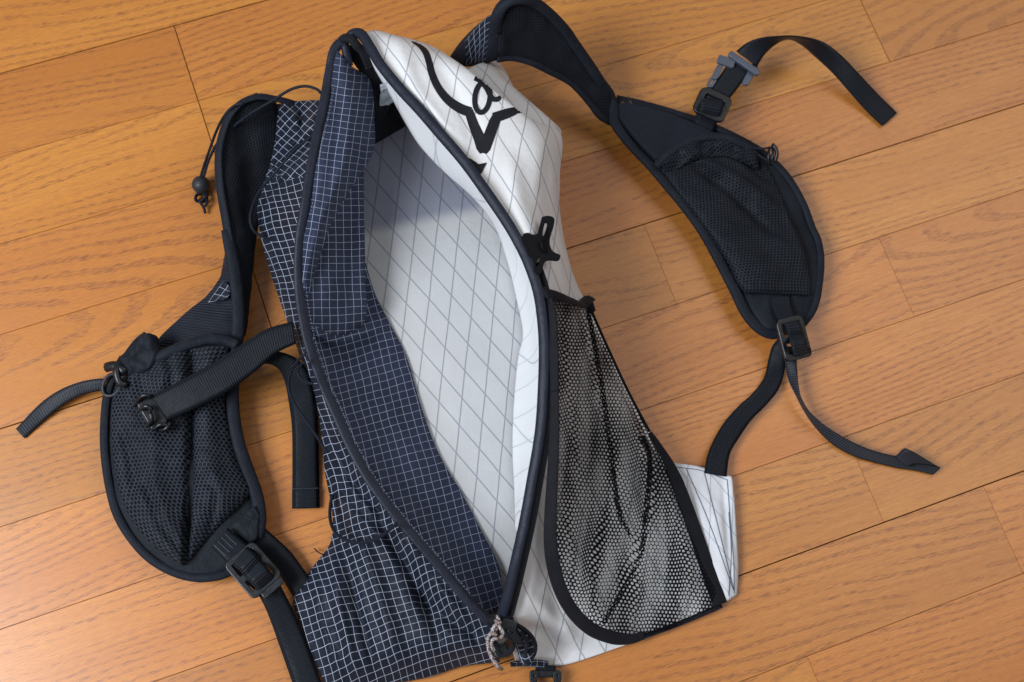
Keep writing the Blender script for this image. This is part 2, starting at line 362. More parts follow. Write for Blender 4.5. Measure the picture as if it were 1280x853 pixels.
def tube(name, pts, rx, mat, parent, ry=None, n=None, seg=8, world=False, taper=None, tilt=0, closed=False):
    ry = ry or rx; P = np.array(pts, float) if world else W(pts)
    if closed: P = np.vstack([P, P[:1]])
    L = np.linalg.norm(np.diff(P, axis=0), axis=1).sum(); n = n or max(8, int(L / .0022)); C = spline(P, n); T = np.gradient(C, axis=0); T /= np.linalg.norm(T, axis=1, keepdims=True)
    up = np.array([0, 0, 1.0]); V = []; UV = []; s = np.concatenate([[0], np.cumsum(np.linalg.norm(np.diff(C, axis=0), axis=1))])
    B0 = None
    for i in range(n):
        b = np.cross(T[i], up)
        if np.linalg.norm(b) < .15: b = B0 if B0 is not None else np.array([1., 0, 0])
        b = b - T[i] * b.dot(T[i]); b /= np.linalg.norm(b)
        if B0 is not None and b.dot(B0) < 0: b = -b
        B0 = b; u = np.cross(b, T[i]); ct, st = math.cos(tilt), math.sin(tilt); b2 = b * ct + u * st; u2 = -b * st + u * ct
        k = 1 if taper is None else np.interp(i / (n - 1), [a for a, _ in taper], [c for _, c in taper])
        for j in range(seg):
            a = 2 * math.pi * j / seg; V.append(C[i] + b2 * math.cos(a) * rx * k * .01 + u2 * math.sin(a) * ry * k * .01); UV.append((a / 6.283 * rx * .06, s[i]))
    F_ = gridfaces(n, seg, True)
    if not closed: F_ += [tuple(range(seg))[::-1], tuple(seg * (n - 1) + i for i in range(seg))]
    V = np.array(V); V[:, 2] = np.maximum(V[:, 2], .0006)
    return mk(name, V, F_, mat, parent, UV)

def plate(name, loops, thick, mat, parent, c, ang=0, tiltx=0, tilty=0, bevel=.3, z0=0, scale=1.0):
    # flat moulded piece from outlines with holes; loops in mm, c = (pixel x, pixel y, height cm), ang in degrees clockwise in the view
    cu = bpy.data.curves.new('t', 'CURVE'); cu.dimensions = '2D'; cu.fill_mode = 'BOTH'; cu.extrude = thick * .0005 - bevel * .001; cu.bevel_depth = bevel * .001; cu.bevel_resolution = 2
    for lp in loops:
        sp = cu.splines.new('POLY'); sp.points.add(len(lp) - 1); sp.use_cyclic_u = True
        for i, (x, y) in enumerate(lp): sp.points[i].co = (x * .001 * scale, y * .001 * scale, 0, 1)
    t = bpy.data.objects.new('t', cu); COL.objects.link(t); bpy.context.view_layer.update(); dg = bpy.context.evaluated_depsgraph_get()
    me = bpy.data.meshes.new_from_object(t.evaluated_get(dg)); bpy.data.objects.remove(t); bpy.data.curves.remove(cu)
    a = R(ang); ex = EX * math.cos(a) + EY * math.sin(a); ey = -EX * math.sin(a) + EY * math.cos(a)     # y runs towards the viewer
    B = Matrix((ex, ey, np.cross(ex, ey))).transposed() @ Matrix.Rotation(R(tiltx), 3, 'X') @ Matrix.Rotation(R(tilty), 3, 'Y')
    loc = at(c[0], c[1], c[2] * .01); me.transform(B.to_4x4()); me.name = name
    for pl in me.polygons: pl.use_smooth = False
    o = link(name, me, mat, parent, loc)
    bm = bmesh.new(); bm.from_mesh(me); bmesh.ops.remove_doubles(bm, verts=bm.verts, dist=1e-6); bmesh.ops.recalc_face_normals(bm, faces=bm.faces); bm.to_mesh(me); bm.free()
    return o

def rrect(x0, y0, x1, y1, r, n=5):
    out = []
    for cx, cy, a0 in ((x1 - r, y1 - r, 0), (x0 + r, y1 - r, 90), (x0 + r, y0 + r, 180), (x1 - r, y0 + r, 270)):
        for i in range(n + 1): a = R(a0 + 90 * i / n); out.append((cx + r * math.cos(a), cy + r * math.sin(a)))
    return out

def ball(name, c, r, mat, parent, sq=(1, 1, 1)):
    bm = bmesh.new(); bmesh.ops.create_uvsphere(bm, u_segments=28, v_segments=18, radius=r); me = bpy.data.meshes.new(name); bmesh.ops.scale(bm, vec=sq, verts=bm.verts); bm.to_mesh(me); bm.free()
    me.polygons.foreach_set('use_smooth', [True] * len(me.polygons)); return link(name, me, mat, parent, c)

# ---------------------------------------------------------------- floor
floor = bpy.data.objects.new('floor', None); COL.objects.link(floor); floor['kind'] = 'structure'; floor['label'] = 'glossy orange oak strip flooring running diagonally under the backpack'; WL['floor'] = np.zeros(3)
S, Y0 = .07575, .15982 * H
def seam_y(k): return S * k + Y0
def jx(px, py): p = at(px, py); return p[0], (p[1] - Y0) / S
joints = {}
for a, b in (((1097.5, 297), (1140, 387)), ((1076, 0), (1109, 70)), ((1230, 611), (1277, 711)), ((1010, 821), (1022, 853)), ((1074, 586), (1105, 649)), ((808, 284), (841, 372))):
    x, k = jx((a[0] + b[0]) / 2, (a[1] + b[1]) / 2); joints.setdefault(math.floor(k), []).append(x)
x0, _ = jx(240, 102)
for k in (2, 3, 4, 5): joints.setdefault(k, []).append(x0)
XMIN, XMAX = -1.6, 1.9
def plank(x0, x1, k, parent):
    y0, y1 = seam_y(k), seam_y(k + 1); dark0, dark1 = (k - 2) % 4 == 0, (k - 1) % 4 == 0
    g0, g1 = (.0004 if dark0 else .00012), (.0004 if dark1 else .00012); gx = .00004 if k not in (2, 3, 4, 5) else .0003
    bm = bmesh.new(); xs = (x0 + gx, x1 - gx); ys = (y0 + g0, y1 - g1); cx, cy = (x0 + x1) / 2, (y0 + y1) / 2
    b = .0003 if gx > .0001 else .00018
    lo = [(xs[0], ys[0]), (xs[1], ys[0]), (xs[1], ys[1]), (xs[0], ys[1])]; hi = [(xs[0] + b, ys[0] + b), (xs[1] - b, ys[0] + b), (xs[1] - b, ys[1] - b), (xs[0] + b, ys[1] - b)]
    vb = [bm.verts.new((x - cx, y - cy, -.004)) for x, y in lo]; vm = [bm.verts.new((x - cx, y - cy, -.00035)) for x, y in lo]; vt = [bm.verts.new((x - cx, y - cy, 0)) for x, y in hi]
    for i in range(4):
        j = (i + 1) % 4; bm.faces.new((vb[i], vb[j], vm[j], vm[i])); bm.faces.new((vm[i], vm[j], vt[j], vt[i]))
    bm.faces.new(vt); me = bpy.data.meshes.new('plank'); bm.to_mesh(me); bm.free(); return link('plank', me, 'wood', parent, (cx, cy, 0))
for k in range(-13, 17):
    js = sorted(joints.get(k, [])); vis = -6 <= k <= 8
    if vis:
        xs = list(js) or [rng.uniform(-1.1, -.8)]
        
        xs = [XMIN] + sorted(xs) + [XMAX]
        full = [xs[0]]
        for a, b in zip(xs[:-1], xs[1:]):
            n = 0
            full += [a + (b - a) * (i + 1) / (n + 1) for i in range(n)] + [b]
        xs = full
    else: xs = [XMIN, rng.uniform(-.8, 0), rng.uniform(.4, 1.2), XMAX]
    for a, b in zip(xs[:-1], xs[1:]): plank(a, b, k, floor)
sb = mk('subfloor', [(-30, -30, -.0035), (30, -30, -.0035), (30, 30, -.0035), (-30, 30, -.0035)], [(0, 1, 2, 3)], 'sub', floor, smooth=False)

# ---------------------------------------------------------------- backpack
bag_loc = at(560, 450, 0)
bag = bpy.data.objects.new('backpack', None); COL.objects.link(bag); bag.location = bag_loc; WL['backpack'] = bag_loc
bag['label'] = 'open white and dark checked backpack lying on the oak floor, black straps spread out'; bag['category'] = 'backpack'

# inside back panel
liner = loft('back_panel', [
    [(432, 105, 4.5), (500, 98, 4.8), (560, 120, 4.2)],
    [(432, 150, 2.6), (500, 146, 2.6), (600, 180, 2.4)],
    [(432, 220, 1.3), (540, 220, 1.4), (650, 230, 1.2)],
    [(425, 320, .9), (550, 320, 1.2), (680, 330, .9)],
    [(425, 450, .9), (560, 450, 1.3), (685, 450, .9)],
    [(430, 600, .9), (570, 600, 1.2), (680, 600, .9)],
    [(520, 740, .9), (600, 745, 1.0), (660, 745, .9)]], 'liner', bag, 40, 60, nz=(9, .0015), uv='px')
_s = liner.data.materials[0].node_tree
def upper_tint(pts, dark, soft=5):
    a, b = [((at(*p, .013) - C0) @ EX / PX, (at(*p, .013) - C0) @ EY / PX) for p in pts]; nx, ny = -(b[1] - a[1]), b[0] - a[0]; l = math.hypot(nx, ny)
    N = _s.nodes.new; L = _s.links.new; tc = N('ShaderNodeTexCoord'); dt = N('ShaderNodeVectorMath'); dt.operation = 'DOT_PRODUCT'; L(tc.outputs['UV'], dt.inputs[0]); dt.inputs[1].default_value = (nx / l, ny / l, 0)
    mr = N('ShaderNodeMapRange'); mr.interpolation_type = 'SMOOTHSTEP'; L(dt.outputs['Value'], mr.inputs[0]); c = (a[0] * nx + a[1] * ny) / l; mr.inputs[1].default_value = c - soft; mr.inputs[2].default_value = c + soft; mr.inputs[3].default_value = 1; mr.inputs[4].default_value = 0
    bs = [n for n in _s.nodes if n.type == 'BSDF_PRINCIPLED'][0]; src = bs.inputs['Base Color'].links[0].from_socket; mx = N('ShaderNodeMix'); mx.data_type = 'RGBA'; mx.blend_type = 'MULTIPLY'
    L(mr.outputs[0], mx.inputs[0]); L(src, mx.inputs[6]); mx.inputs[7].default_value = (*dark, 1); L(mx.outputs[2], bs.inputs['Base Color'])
upper_tint(((455, 290), (625, 255)), (.50, .52, .63), 11)    # lining colour multiplied darker and bluer above this line, soft edge
liner['label'] = 'pale diamond lined inner back panel'

# left wall seen from inside
loft('inner_side_panel', [
    [(376, 335, 8.1), (415, 335, 4.6), (456, 325, 3)],
    [(374, 365, 7.6), (420, 370, 4), (468, 365, 1.8)],
    [(381, 405, 7.3), (430, 410, 3.7), (486, 402, 1.5)],
    [(393, 450, 7), (445, 450, 3.7), (508, 446, 1.5)],
    [(414, 505, 6.9), (468, 505, 3.7), (527, 510, 1.5)],
    [(438, 560, 6.7), (492, 560, 3.7), (548, 566, 1.5)],
    [(472, 615, 6.5), (523, 618, 3.5), (578, 618, 1.5)],
    [(512, 665, 6.1), (557, 668, 3.2), (604, 668, 1.5)],
    [(550, 708, 5.7), (590, 708, 3), (622, 704, 1.7)],
    [(590, 750, 5.1), (608, 746, 3.5), (628, 736, 2.2)],
    [(612, 772, 4.5), (618, 765, 3.9), (628, 756, 3)]], 'gridin', bag, 60, 150, uv='flat', rot=R(15), nz=(14, .002),
    ridges=[([(382, 405), (420, 424), (470, 410)], .9, 7), ([(388, 428), (430, 444), (484, 424)], -.7, 8), ([(470, 590), (530, 660), (590, 730)], .5, 7), ([(440, 520), (500, 600), (600, 700)], -.3, 9), ([(450, 450), (500, 540), (540, 620)], .3, 12)])
loft('inner_side_fold', [
    [(388, 195, 10.2), (420, 195, 8.2), (455, 195, 6.2)],
    [(382, 250, 9.8), (418, 252, 7.8), (455, 250, 5.8)],
    [(377, 300, 8.8), (416, 302, 6.8), (456, 300, 4.9)],
    [(375, 350, 7.9), (416, 352, 6.2), (457, 350, 4.3)],
    [(378, 385, 7.6), (418, 392, 5.7), (459, 378, 4)],
    [(383, 408, 7.4), (422, 416, 5), (457, 398, 3.4)],
    [(387, 425, 7.1), (424, 430, 4.0), (452, 412, 2.5)]], 'gridin', bag, 50, 90, uv='flat', rot=R(2), nz=(14, .002),
    ridges=[([(415, 220), (412, 300), (410, 380)], .45, 12), ([(440, 240), (438, 380)], -.3, 8)])
loft('zip_flap_roll', [
    [(416, 60, 10.8), (428, 70, 10.6), (438, 82, 9.4)],
    [(409, 92, 10.2), (434, 92, 10.5), (462, 100, 7.8)],
    [(402, 140, 10), (436, 145, 10.6), (468, 150, 7.3)],
    [(395, 180, 10), (432, 185, 10.6), (467, 188, 7.3)],
    [(388, 218, 9.9), (420, 222, 10.5), (448, 222, 7.2)],
    [(382, 258, 9.6), (406, 262, 10.3), (424, 260, 7.8)],
    [(377, 298, 9.2), (394, 300, 10), (408, 300, 7.4)],
    [(375, 340, 8.3), (384, 342, 8.6), (394, 345, 7)],
    [(376, 370, 7.8), (380, 372, 7.7), (386, 375, 7)]], 'gridin', bag, 50, 120, uv='flat', rot=R(-6), nz=(16, .0025),
    ridges=[([(450, 110), (455, 190)], .4, 8), ([(425, 110), (418, 200), (400, 270)], -.5, 9)])

# right wall seen from inside
loft('white_side_wall', [
    [(462, 56, 11.4), (458, 62, 10.4), (455, 64, 9.6)],
    [(480, 84, 11.8), (473, 88, 9.6), (469, 88, 8)],
    [(502, 112, 12.1), (494, 117, 9), (487, 117, 7)],
    [(528, 140, 12.5), (515, 147, 8.6), (505, 150, 6)],
    [(552, 168, 12.8), (537, 176, 8.4), (525, 182, 5.4)],
    [(582, 204, 13), (567, 212, 8.2), (556, 215, 5)],
    [(608, 240, 13.1), (598, 246, 8), (591, 246, 4.6)],
    [(634, 280, 13.1), (625, 282, 7.6), (618, 280, 3.6)],
    [(655, 318, 13), (645, 325, 6), (635, 328, 1.4)],
    [(670, 362, 12.9), (658, 372, 6), (647, 378, 1.4)],
    [(678, 410, 12.7), (665, 415, 6), (654, 418, 1.4)],
    [(680, 450, 12.4), (664, 452, 6), (648, 448, 1.4)],
    [(679, 500, 11.8), (660, 500, 6), (643, 500, 1.4)],
    [(673, 560, 10.8), (658, 560, 6), (641, 560, 1.4)],
    [(662, 618, 9.8), (652, 620, 6), (644, 620, 1.4)],
    [(652, 668, 8.8), (648, 668, 6), (645, 660, 2)]], 'wall', bag, 30, 120, uv='px', nz=(12, .0015), ridges=[([(655, 330), (662, 400), (668, 460)], -.5, 6)])

# white front panel, zip side to outer silhouette
front = loft('front_panel', [
    [(455, 40, 11), (470, 38, 10.5), (483, 41, 9.5), (491, 46, 6)],
    [(474, 68, 11.8), (505, 55, 11.4), (532, 55, 9.5), (542, 61, 6)],
    [(500, 104, 12.2), (540, 85, 11.9), (568, 77, 11.2), (584, 87, 10)],
    [(532, 143, 12.7), (575, 120, 12.6), (606, 106, 12.2), (622, 116, 11.2)],
    [(560, 178, 13), (605, 155, 12.8), (642, 136, 12.2), (662, 148, 11)],
    [(588, 212, 13.1), (635, 190, 12.8), (680, 174, 11.6), (701, 168, 8)],
    [(614, 248, 13.2), (655, 230, 12.5), (688, 217, 10.8), (700, 218, 6.5)],
    [(642, 290, 13.2), (670, 275, 12.5), (692, 264, 9.5), (700, 264, 4)],
    [(662, 328, 13.1), (684, 318, 12), (701, 310, 8.5), (708, 312, 3.5)],
    [(675, 368, 13), (695, 362, 11), (712, 352, 7), (721, 354, 2.5)],
    [(681, 400, 12.7), (703, 398, 9.5), (725, 393, 5.5), (741, 393, 1.8)],
    [(683, 440, 12.2), (712, 440, 8.5), (740, 432, 4.5), (759, 432, 1.3)],
    [(682, 490, 11.5), (718, 490, 7.5), (760, 486, 3.5), (784, 488, 1.1)],
    [(680, 540, 10.8), (725, 540, 6.5), (783, 536, 3), (811, 538, .9)],
    [(672, 590, 9.9), (730, 590, 5.5), (800, 586, 2.6), (846, 590, .7)],
    [(664, 640, 8.9), (735, 640, 4.6), (820, 640, 2.2), (884, 640, .6)],
    [(654, 690, 7.9), (735, 690, 4), (820, 690, 1.8), (900, 700, .5)],
    [(642, 735, 6.4), (730, 740, 3), (810, 740, 1.3), (906, 744, .4)],
    [(634, 775, 5), (700, 780, 2.2), (780, 778, .9), (893, 762, .3)],
    [(637, 800, 3.8), (690, 808, 1.4), (740, 800, .7), (830, 790, .25)],
    [(645, 828, 1.8), (680, 833, .5), (712, 830, .3), (775, 809, .2)]], 'front', bag, 90, 220, uv='px', nz=(7, .0012),
    ridges=[([(540, 70), (575, 130), (600, 190)], -.35, 12), ([(500, 60), (520, 110), (560, 165)], .3, 9), ([(640, 200), (650, 260), (672, 310)], .3, 12), ([(690, 180), (684, 240), (695, 300)], -.45, 7),
            ([(697, 310), (705, 350), (712, 375)], .5, 5), ([(655, 745), (690, 770), (720, 800)], .5, 9), ([(640, 790), (680, 790), (710, 815)], -.45, 8), ([(672, 620), (668, 700), (655, 770)], .35, 7), ([(686, 640), (690, 720), (700, 790)], -.3, 8)])
front['label'] = 'white front panel with dark diamond yarn lines and a black printed mark'
# wall under the silhouette, down to the floor
loft('side_gusset', [[(491, 46, 6), (560, 120, .2)], [(584, 87, 9), (600, 135, .2)], [(662, 142, 8), (655, 175, .2)], [(699, 172, 6), (690, 195, .2)], [(700, 218, 5), (694, 230, .2)], [(700, 264, 4), (695, 270, .2)],
                     [(708, 312, 3.5), (702, 315, .2)], [(721, 354, 2.5), (716, 355, .2)], [(759, 432, 1.3), (754, 434, .2)]], 'front', bag, 8, 60, uv='px')
# upper panel behind the front panel, facing away
loft('top_panel', [
    [(578, 90, 8.6), (598, 80, 6.8), (622, 75, 4.5)],
    [(590, 98, 9.2), (614, 88, 7.3), (633, 90, 4.5)],
    [(610, 110, 9.8), (630, 100, 7.8), (643, 110, 4.5)],
    [(634, 127, 9.8), (650, 118, 8), (662, 127, 4.5)],
    [(656, 146, 9.4), (676, 140, 8), (684, 146, 4.5)],
    [(674, 162, 8.8), (690, 155, 7.6), (701, 162, 4)],
    [(690, 178, 8), (696, 172, 7.2), (701, 172, 4)]], 'front', bag, 30, 50, uv='px', nz=(18, .001))

# black print on the front panel
dg = bpy.context.evaluated_depsgraph_get()
def bvh_of(o):
    bm = bmesh.new(); bm.from_mesh(o.data); bmesh.ops.transform(bm, matrix=Matrix.Translation(WL[o.name]), verts=bm.verts); t = BVHTree.FromBMesh(bm); bm.free(); return t
FB = bvh_of(front)
def onto(px, py, bv, off=.0004):
    d = ray(px, py); d = Vector(d).normalized(); h = bv.ray_cast(Vector(CP), d, 5)
    return None if h[0] is None else np.array(h[0] - d * off)
def stroke(name, pts, mat, parent, bv, off=.0004, nx=5, lin=False):      # pts: pixel x, y, width
    C = spline([(p[0], p[1], p[2]) for p in pts], max(12, int(sum(math.dist(a[:2], b[:2]) for a, b in zip(pts, pts[1:])) / 1.5)), lin=lin); T = np.gradient(C[:, :2], axis=0); T /= np.linalg.norm(T, axis=1, keepdims=True) + 1e-9
    V = []; ok = []
    for c, t in zip(C, T):
        for j in range(nx):
            k = (j / (nx - 1) - .5) * c[2]; p = onto(c[0] - t[1] * k, c[1] + t[0] * k, bv, off); ok.append(p is not None); V.append(p if p is not None else np.zeros(3))
    F_ = [f for f in gridfaces(len(C), nx) if all(ok[i] for i in f)]; used = sorted({i for f in F_ for i in f}); mp = {a: b for b, a in enumerate(used)}
    return mk(name, [V[i] for i in used], [tuple(mp[i] for i in f) for f in F_], mat, parent)
def zz(tag, pts, k=1.28): ox, oy, s = Z[tag]; return [(p[0] / s + ox, p[1] / s + oy, p[2] / s * k) for p in pts]
mark = stroke('printed_mark', zz('Z2', [(458, 208, 4), (500, 232, 16), (528, 262, 24), (545, 310, 26), (560, 370, 28), (592, 440, 30), (640, 500, 34), (700, 542, 38), (752, 562, 40)]), 'ink', front, FB)
stroke('printed_mark', zz('Z2', [(742, 552, 34), (770, 630, 40), (800, 700, 46), (812, 738, 48), (818, 765, 30)]), 'ink', front, FB, .00045, lin=True)
stroke('printed_mark', zz('Z2', [(814, 765, 30), (822, 740, 48), (850, 670, 44), (872, 610, 42), (886, 582, 38)]), 'ink', front, FB, .0005, lin=True)
stroke('printed_mark', zz('Z2', [(868, 590, 40), (905, 578, 40), (950, 563, 36), (985, 553, 26), (1003, 558, 14), (1015, 562, 3)]), 'ink', front, FB, .00055)
lp = [(812 + 38 * math.cos(a) * 1.0 + 14 * math.sin(a) * -.5, 488 + 75 * math.sin(a), 25) for a in np.linspace(0, 2 * math.pi, 30)]
al = stroke('printed_letter', zz('Z2', lp, 1.05), 'ink', front, FB, .00045); al['label'] = 'black letter a'
stroke('printed_letter', zz('Z2', [(772, 392, 22), (800, 404, 26), (832, 440, 26), (850, 475, 26), (868, 496, 26), (890, 496, 24), (902, 482, 18)], 1.0), 'ink', front, FB, .0006)
stroke('printed_mark', zz('Z2', [(690, 800, 20), (735, 808, 30), (765, 832, 40), (785, 850, 40)]), 'ink', front, FB, .0006)
stroke('printed_mark', zz('Z3', [(190, 130, 60), (225, 128, 50), (250, 112, 24), (272, 95, 3)]), 'ink', front, FB, .0007)

# dark checked outer side
LOrows = [
    [(344, 131, 4.2), (372, 127, 6), (414, 126, 8.5)],
    [(347, 150, 4.5), (372, 150, 6.6), (404, 150, 9.5)],
    [(344, 180, 4.2), (366, 174, 6.6), (396, 172, 10)],
    [(338, 207, 3.2), (360, 198, 5.4), (391, 192, 10)],
    [(328, 234, 2.6), (352, 226, 5), (387, 214, 10)],
    [(322, 262, 2), (348, 252, 5), (384, 240, 9.6)]]
up = loft('upper_side_panel', LOrows, 'grid', bag, 70, 120, uv='flat', rot=R(-40), nz=(16, .003),
    ridges=[([(355, 130), (372, 160), (352, 205)], .9, 6), ([(380, 130), (370, 180), (335, 220)], -.8, 6), ([(390, 170), (365, 200), (330, 245)], -1.2, 7), ([(392, 140), (385, 165), (362, 190)], .7, 6), ([(388, 205), (355, 225), (325, 250)], .7, 4)])
up['label'] = 'crumpled black checked fabric beside the left strap'
LOrows = [
    [(334, 226, 3), (356, 214, 4.8), (389, 196, 8.6)],
    [(325, 246, 2.8), (350, 232, 6.2), (385, 222, 10)],
    [(321, 266, 2.4), (347, 254, 6.6), (381, 245, 10.2)],
    [(325, 292, 2), (348, 282, 6.2), (377, 275, 9.6)],
    [(333, 325, 1.5), (352, 318, 5.4), (374, 315, 8.6)],
    [(345, 362, 1.2), (358, 358, 4.7), (373, 356, 7.8)],
    [(360, 405, 1), (368, 402, 4.2), (380, 400, 7.3)],
    [(376, 448, 1), (382, 445, 4), (392, 443, 7)],
    [(395, 505, .8), (402, 503, 4), (414, 500, 6.9)],
    [(402, 545, .8), (414, 540, 4), (432, 538, 6.8)],
    [(406, 590, .8), (428, 582, 3.9), (456, 582, 6.7)],
    [(415, 640, .8), (444, 628, 3.6), (482, 626, 6.4)],
    [(413, 678, .8), (455, 668, 3.4), (514, 670, 6.1)],
    [(392, 708, .8), (440, 705, 3), (500, 698, 4), (548, 708, 5.7)],
    [(367, 748, .7), (420, 748, 2.5), (500, 738, 3.4), (582, 745, 5.2)],
    [(378, 785, .6), (440, 790, 2.4), (520, 778, 3.3), (608, 776, 4.5)],
    [(392, 822, .5), (450, 826, 2), (530, 812, 2.8), (618, 800, 3.8)],
    [(408, 858, .3), (450, 860, .3), (535, 847, .4), (575, 834, .5), (625, 828, 1.5)]]
outer = loft('checked_side_panel', LOrows, 'grid', bag, 90, 240, uv='flat', rot=R(17), nz=(13, .0034), warp=.22,
    ridges=[([(440, 650), (470, 730), (500, 830)], .5, 9), ([(470, 640), (515, 720), (550, 800)], -1.0, 8), ([(495, 655), (550, 725), (600, 795)], .8, 12), ([(530, 700), (580, 760), (600, 815)], -.6, 7),
            ([(415, 690), (425, 760), (445, 840)], .5, 6), ([(430, 690), (450, 770), (470, 840)], -.6, 6), ([(395, 715), (400, 770), (425, 845)], .3, 5),
            ([(420, 560), (440, 600), (500, 660)], -.9, 7), ([(410, 580), (430, 625), (480, 680)], .5, 6), ([(340, 250), (345, 320), (362, 400)], .3, 6), ([(520, 740), (570, 780), (620, 800)], -1.0, 9), ([(395, 520), (415, 560), (440, 610)], .4, 5)])
outer['label'] = 'black side panel with white checked lines'

# zip: bound edges, coil
ZR = [(434, 52, 10.6), (441, 43, 11), (451, 43, 11.5), (463, 60, 11.9), (475, 80, 12.1), (500, 111, 12.4), (525, 138, 12.8), (550, 167, 13.1), (580, 202, 13.3), (607, 239, 13.4), (635, 280, 13.4), (652, 310, 13.3), (662, 332, 13.3), (672, 362, 13.2),
      (677, 391, 13.1), (680, 430, 12.7), (679, 483, 12.1), (675, 540, 11.2), (665, 600, 10.2), (655, 655, 9.2), (645, 700, 8.1), (635, 742, 6.6), (628, 766, 5.4), (624, 777, 4.9)]
ZL = [(434, 54, 10.8), (424, 55, 10.8), (417, 66, 10.7), (413, 85, 10.4), (405, 130, 10.2), (392, 192, 10.2), (382, 255, 9.9), (375, 300, 9.2), (374, 361, 7.9), (384, 422, 7.3), (400, 471, 7.1), (418, 513, 7), (439, 560, 6.9), (463, 602, 6.8),
      (499, 650, 6.5), (543, 701, 6), (580, 745, 5.5), (609, 775, 5), (618, 781, 4.7)]
zr = tube('zip_binding', ZR, .42, 'zip', bag, ry=.22, seg=12, tilt=R(-25)); zr['label'] = 'binding along the white side of the opening'
zl = tube('zip_binding', ZL, .40, 'zip', bag, ry=.22, seg=12, tilt=R(20)); zl['label'] = 'binding along the checked side of the opening'
def off(path, d, dz): 
    P = np.array(path, float); T = np.gradient(P[:, :2], axis=0); T /= np.linalg.norm(T, axis=1, keepdims=True); return [(p[0] - t[1] * d, p[1] + t[0] * d, p[2] + dz) for p, t in zip(P, T)]
# coil tape with teeth on the lower right run
tape = tube('zip_tape', off(ZR[12:], -8.5, -.35), .38, 'black', zr, ry=.1, seg=8, tilt=R(-30))
C = spline(W(off(ZR[13:], -8, -.18)), 190); T = np.gradient(C, axis=0); T /= np.linalg.norm(T, axis=1, keepdims=True)
V = []; F_ = []
for i in range(190):
    b = np.cross(T[i], [0, 0, 1.]); b /= np.linalg.norm(b); u = np.cross(b, T[i]); k = len(V)
    for a in (-1, 1):
        for bb, c in ((-1, 0), (1, 0), (.7, 1), (-.7, 1)): V.append(C[i] + T[i] * a * .00042 + b * bb * .0021 + u * c * .0011)
    F_ += [tuple(k + x for x in f) for f in ((0, 1, 2, 3), (7, 6, 5, 4), (0, 4, 5, 1), (1, 5, 6, 2), (2, 6, 7, 3), (3, 7, 4, 0))]
tt = mk('zip_teeth', V, F_, 'plastic', zr, smooth=False); tt['kind'] = 'stuff'
# stitched seam inside the left binding
def stitches(name, path, parent, mat='thread_light', n=120, w=.035, zoff=.1, ln=.55):
    C = spline(W(path), n * 2 + 1); V = []; F_ = []
    for i in range(n):
        a, b = C[2 * i], C[2 * i + 1]; b = a + (b - a) * ln * 2; t = (b - a) / np.linalg.norm(b - a); s_ = np.cross(t, [0, 0, 1.]); s_ /= np.linalg.norm(s_); k = len(V)
        for p, e in ((a, 0), ((a + b) / 2, zoff * .01), (b, 0)):
            for sg in (-1, 0, 1): V.append(p + s_ * sg * w * .01 + np.array([0, 0, e + (.0002 if sg == 0 else 0)]))
        F_ += [(k, k + 1, k + 4, k + 3), (k + 1, k + 2, k + 5, k + 4), (k + 3, k + 4, k + 7, k + 6), (k + 4, k + 5, k + 8, k + 7)]
    o = mk(name, V, F_, mat, parent); o['kind'] = 'stuff'; return o
def surf_path(path, ox):      # same path shifted in pixels
    return [(p[0] + ox[0], p[1] + ox[1], p[2] + ox[2]) for p in path]
stitches('seam_stitching', surf_path(ZL[3:-2], (9, -1, .02)), zl, n=150)

# knotted top corner of the opening, hanging loop
tube('corner_fold', q('Z2', [(100, 215, 10.6), (125, 190, 11.2), (160, 200, 11.3), (185, 230, 11.1), (215, 260, 10.6), (245, 330, 9)]), .38, 'black', bag, ry=.3)
tube('corner_fold', q('Z2', [(120, 200, 10.8), (130, 260, 10.5), (145, 330, 9.8)]), .34, 'zip', bag, ry=.25)
pad('inner_tape', q('W6', [(330, 345, 3.6), (400, 320, 3.8), (450, 300, 4)]), q('W6', [(320, 395, 3.2), (380, 375, 3.2), (450, 345, 3.6)]), .15, 'black', bag, p=8)
pad('top_shade_panel', [(430, 58, 9.8), (440, 76, 9), (456, 100, 7.6), (464, 130, 6), (466, 165, 4.4), (466, 182, 3.8)], [(452, 56, 9.9), (466, 80, 8.8), (480, 100, 7), (492, 122, 5), (500, 140, 3.6), (506, 158, 3)], .15, 'black', bag, p=8, nz=(40, .006))
pad('care_label', q('W6', [(362, 240, 8.2), (366, 280, 7.2), (362, 325, 6)]), q('W6', [(392, 232, 8.2), (408, 268, 7.2), (420, 300, 6)]), .1, 'label', bag, p=8, nz=(60, .006))

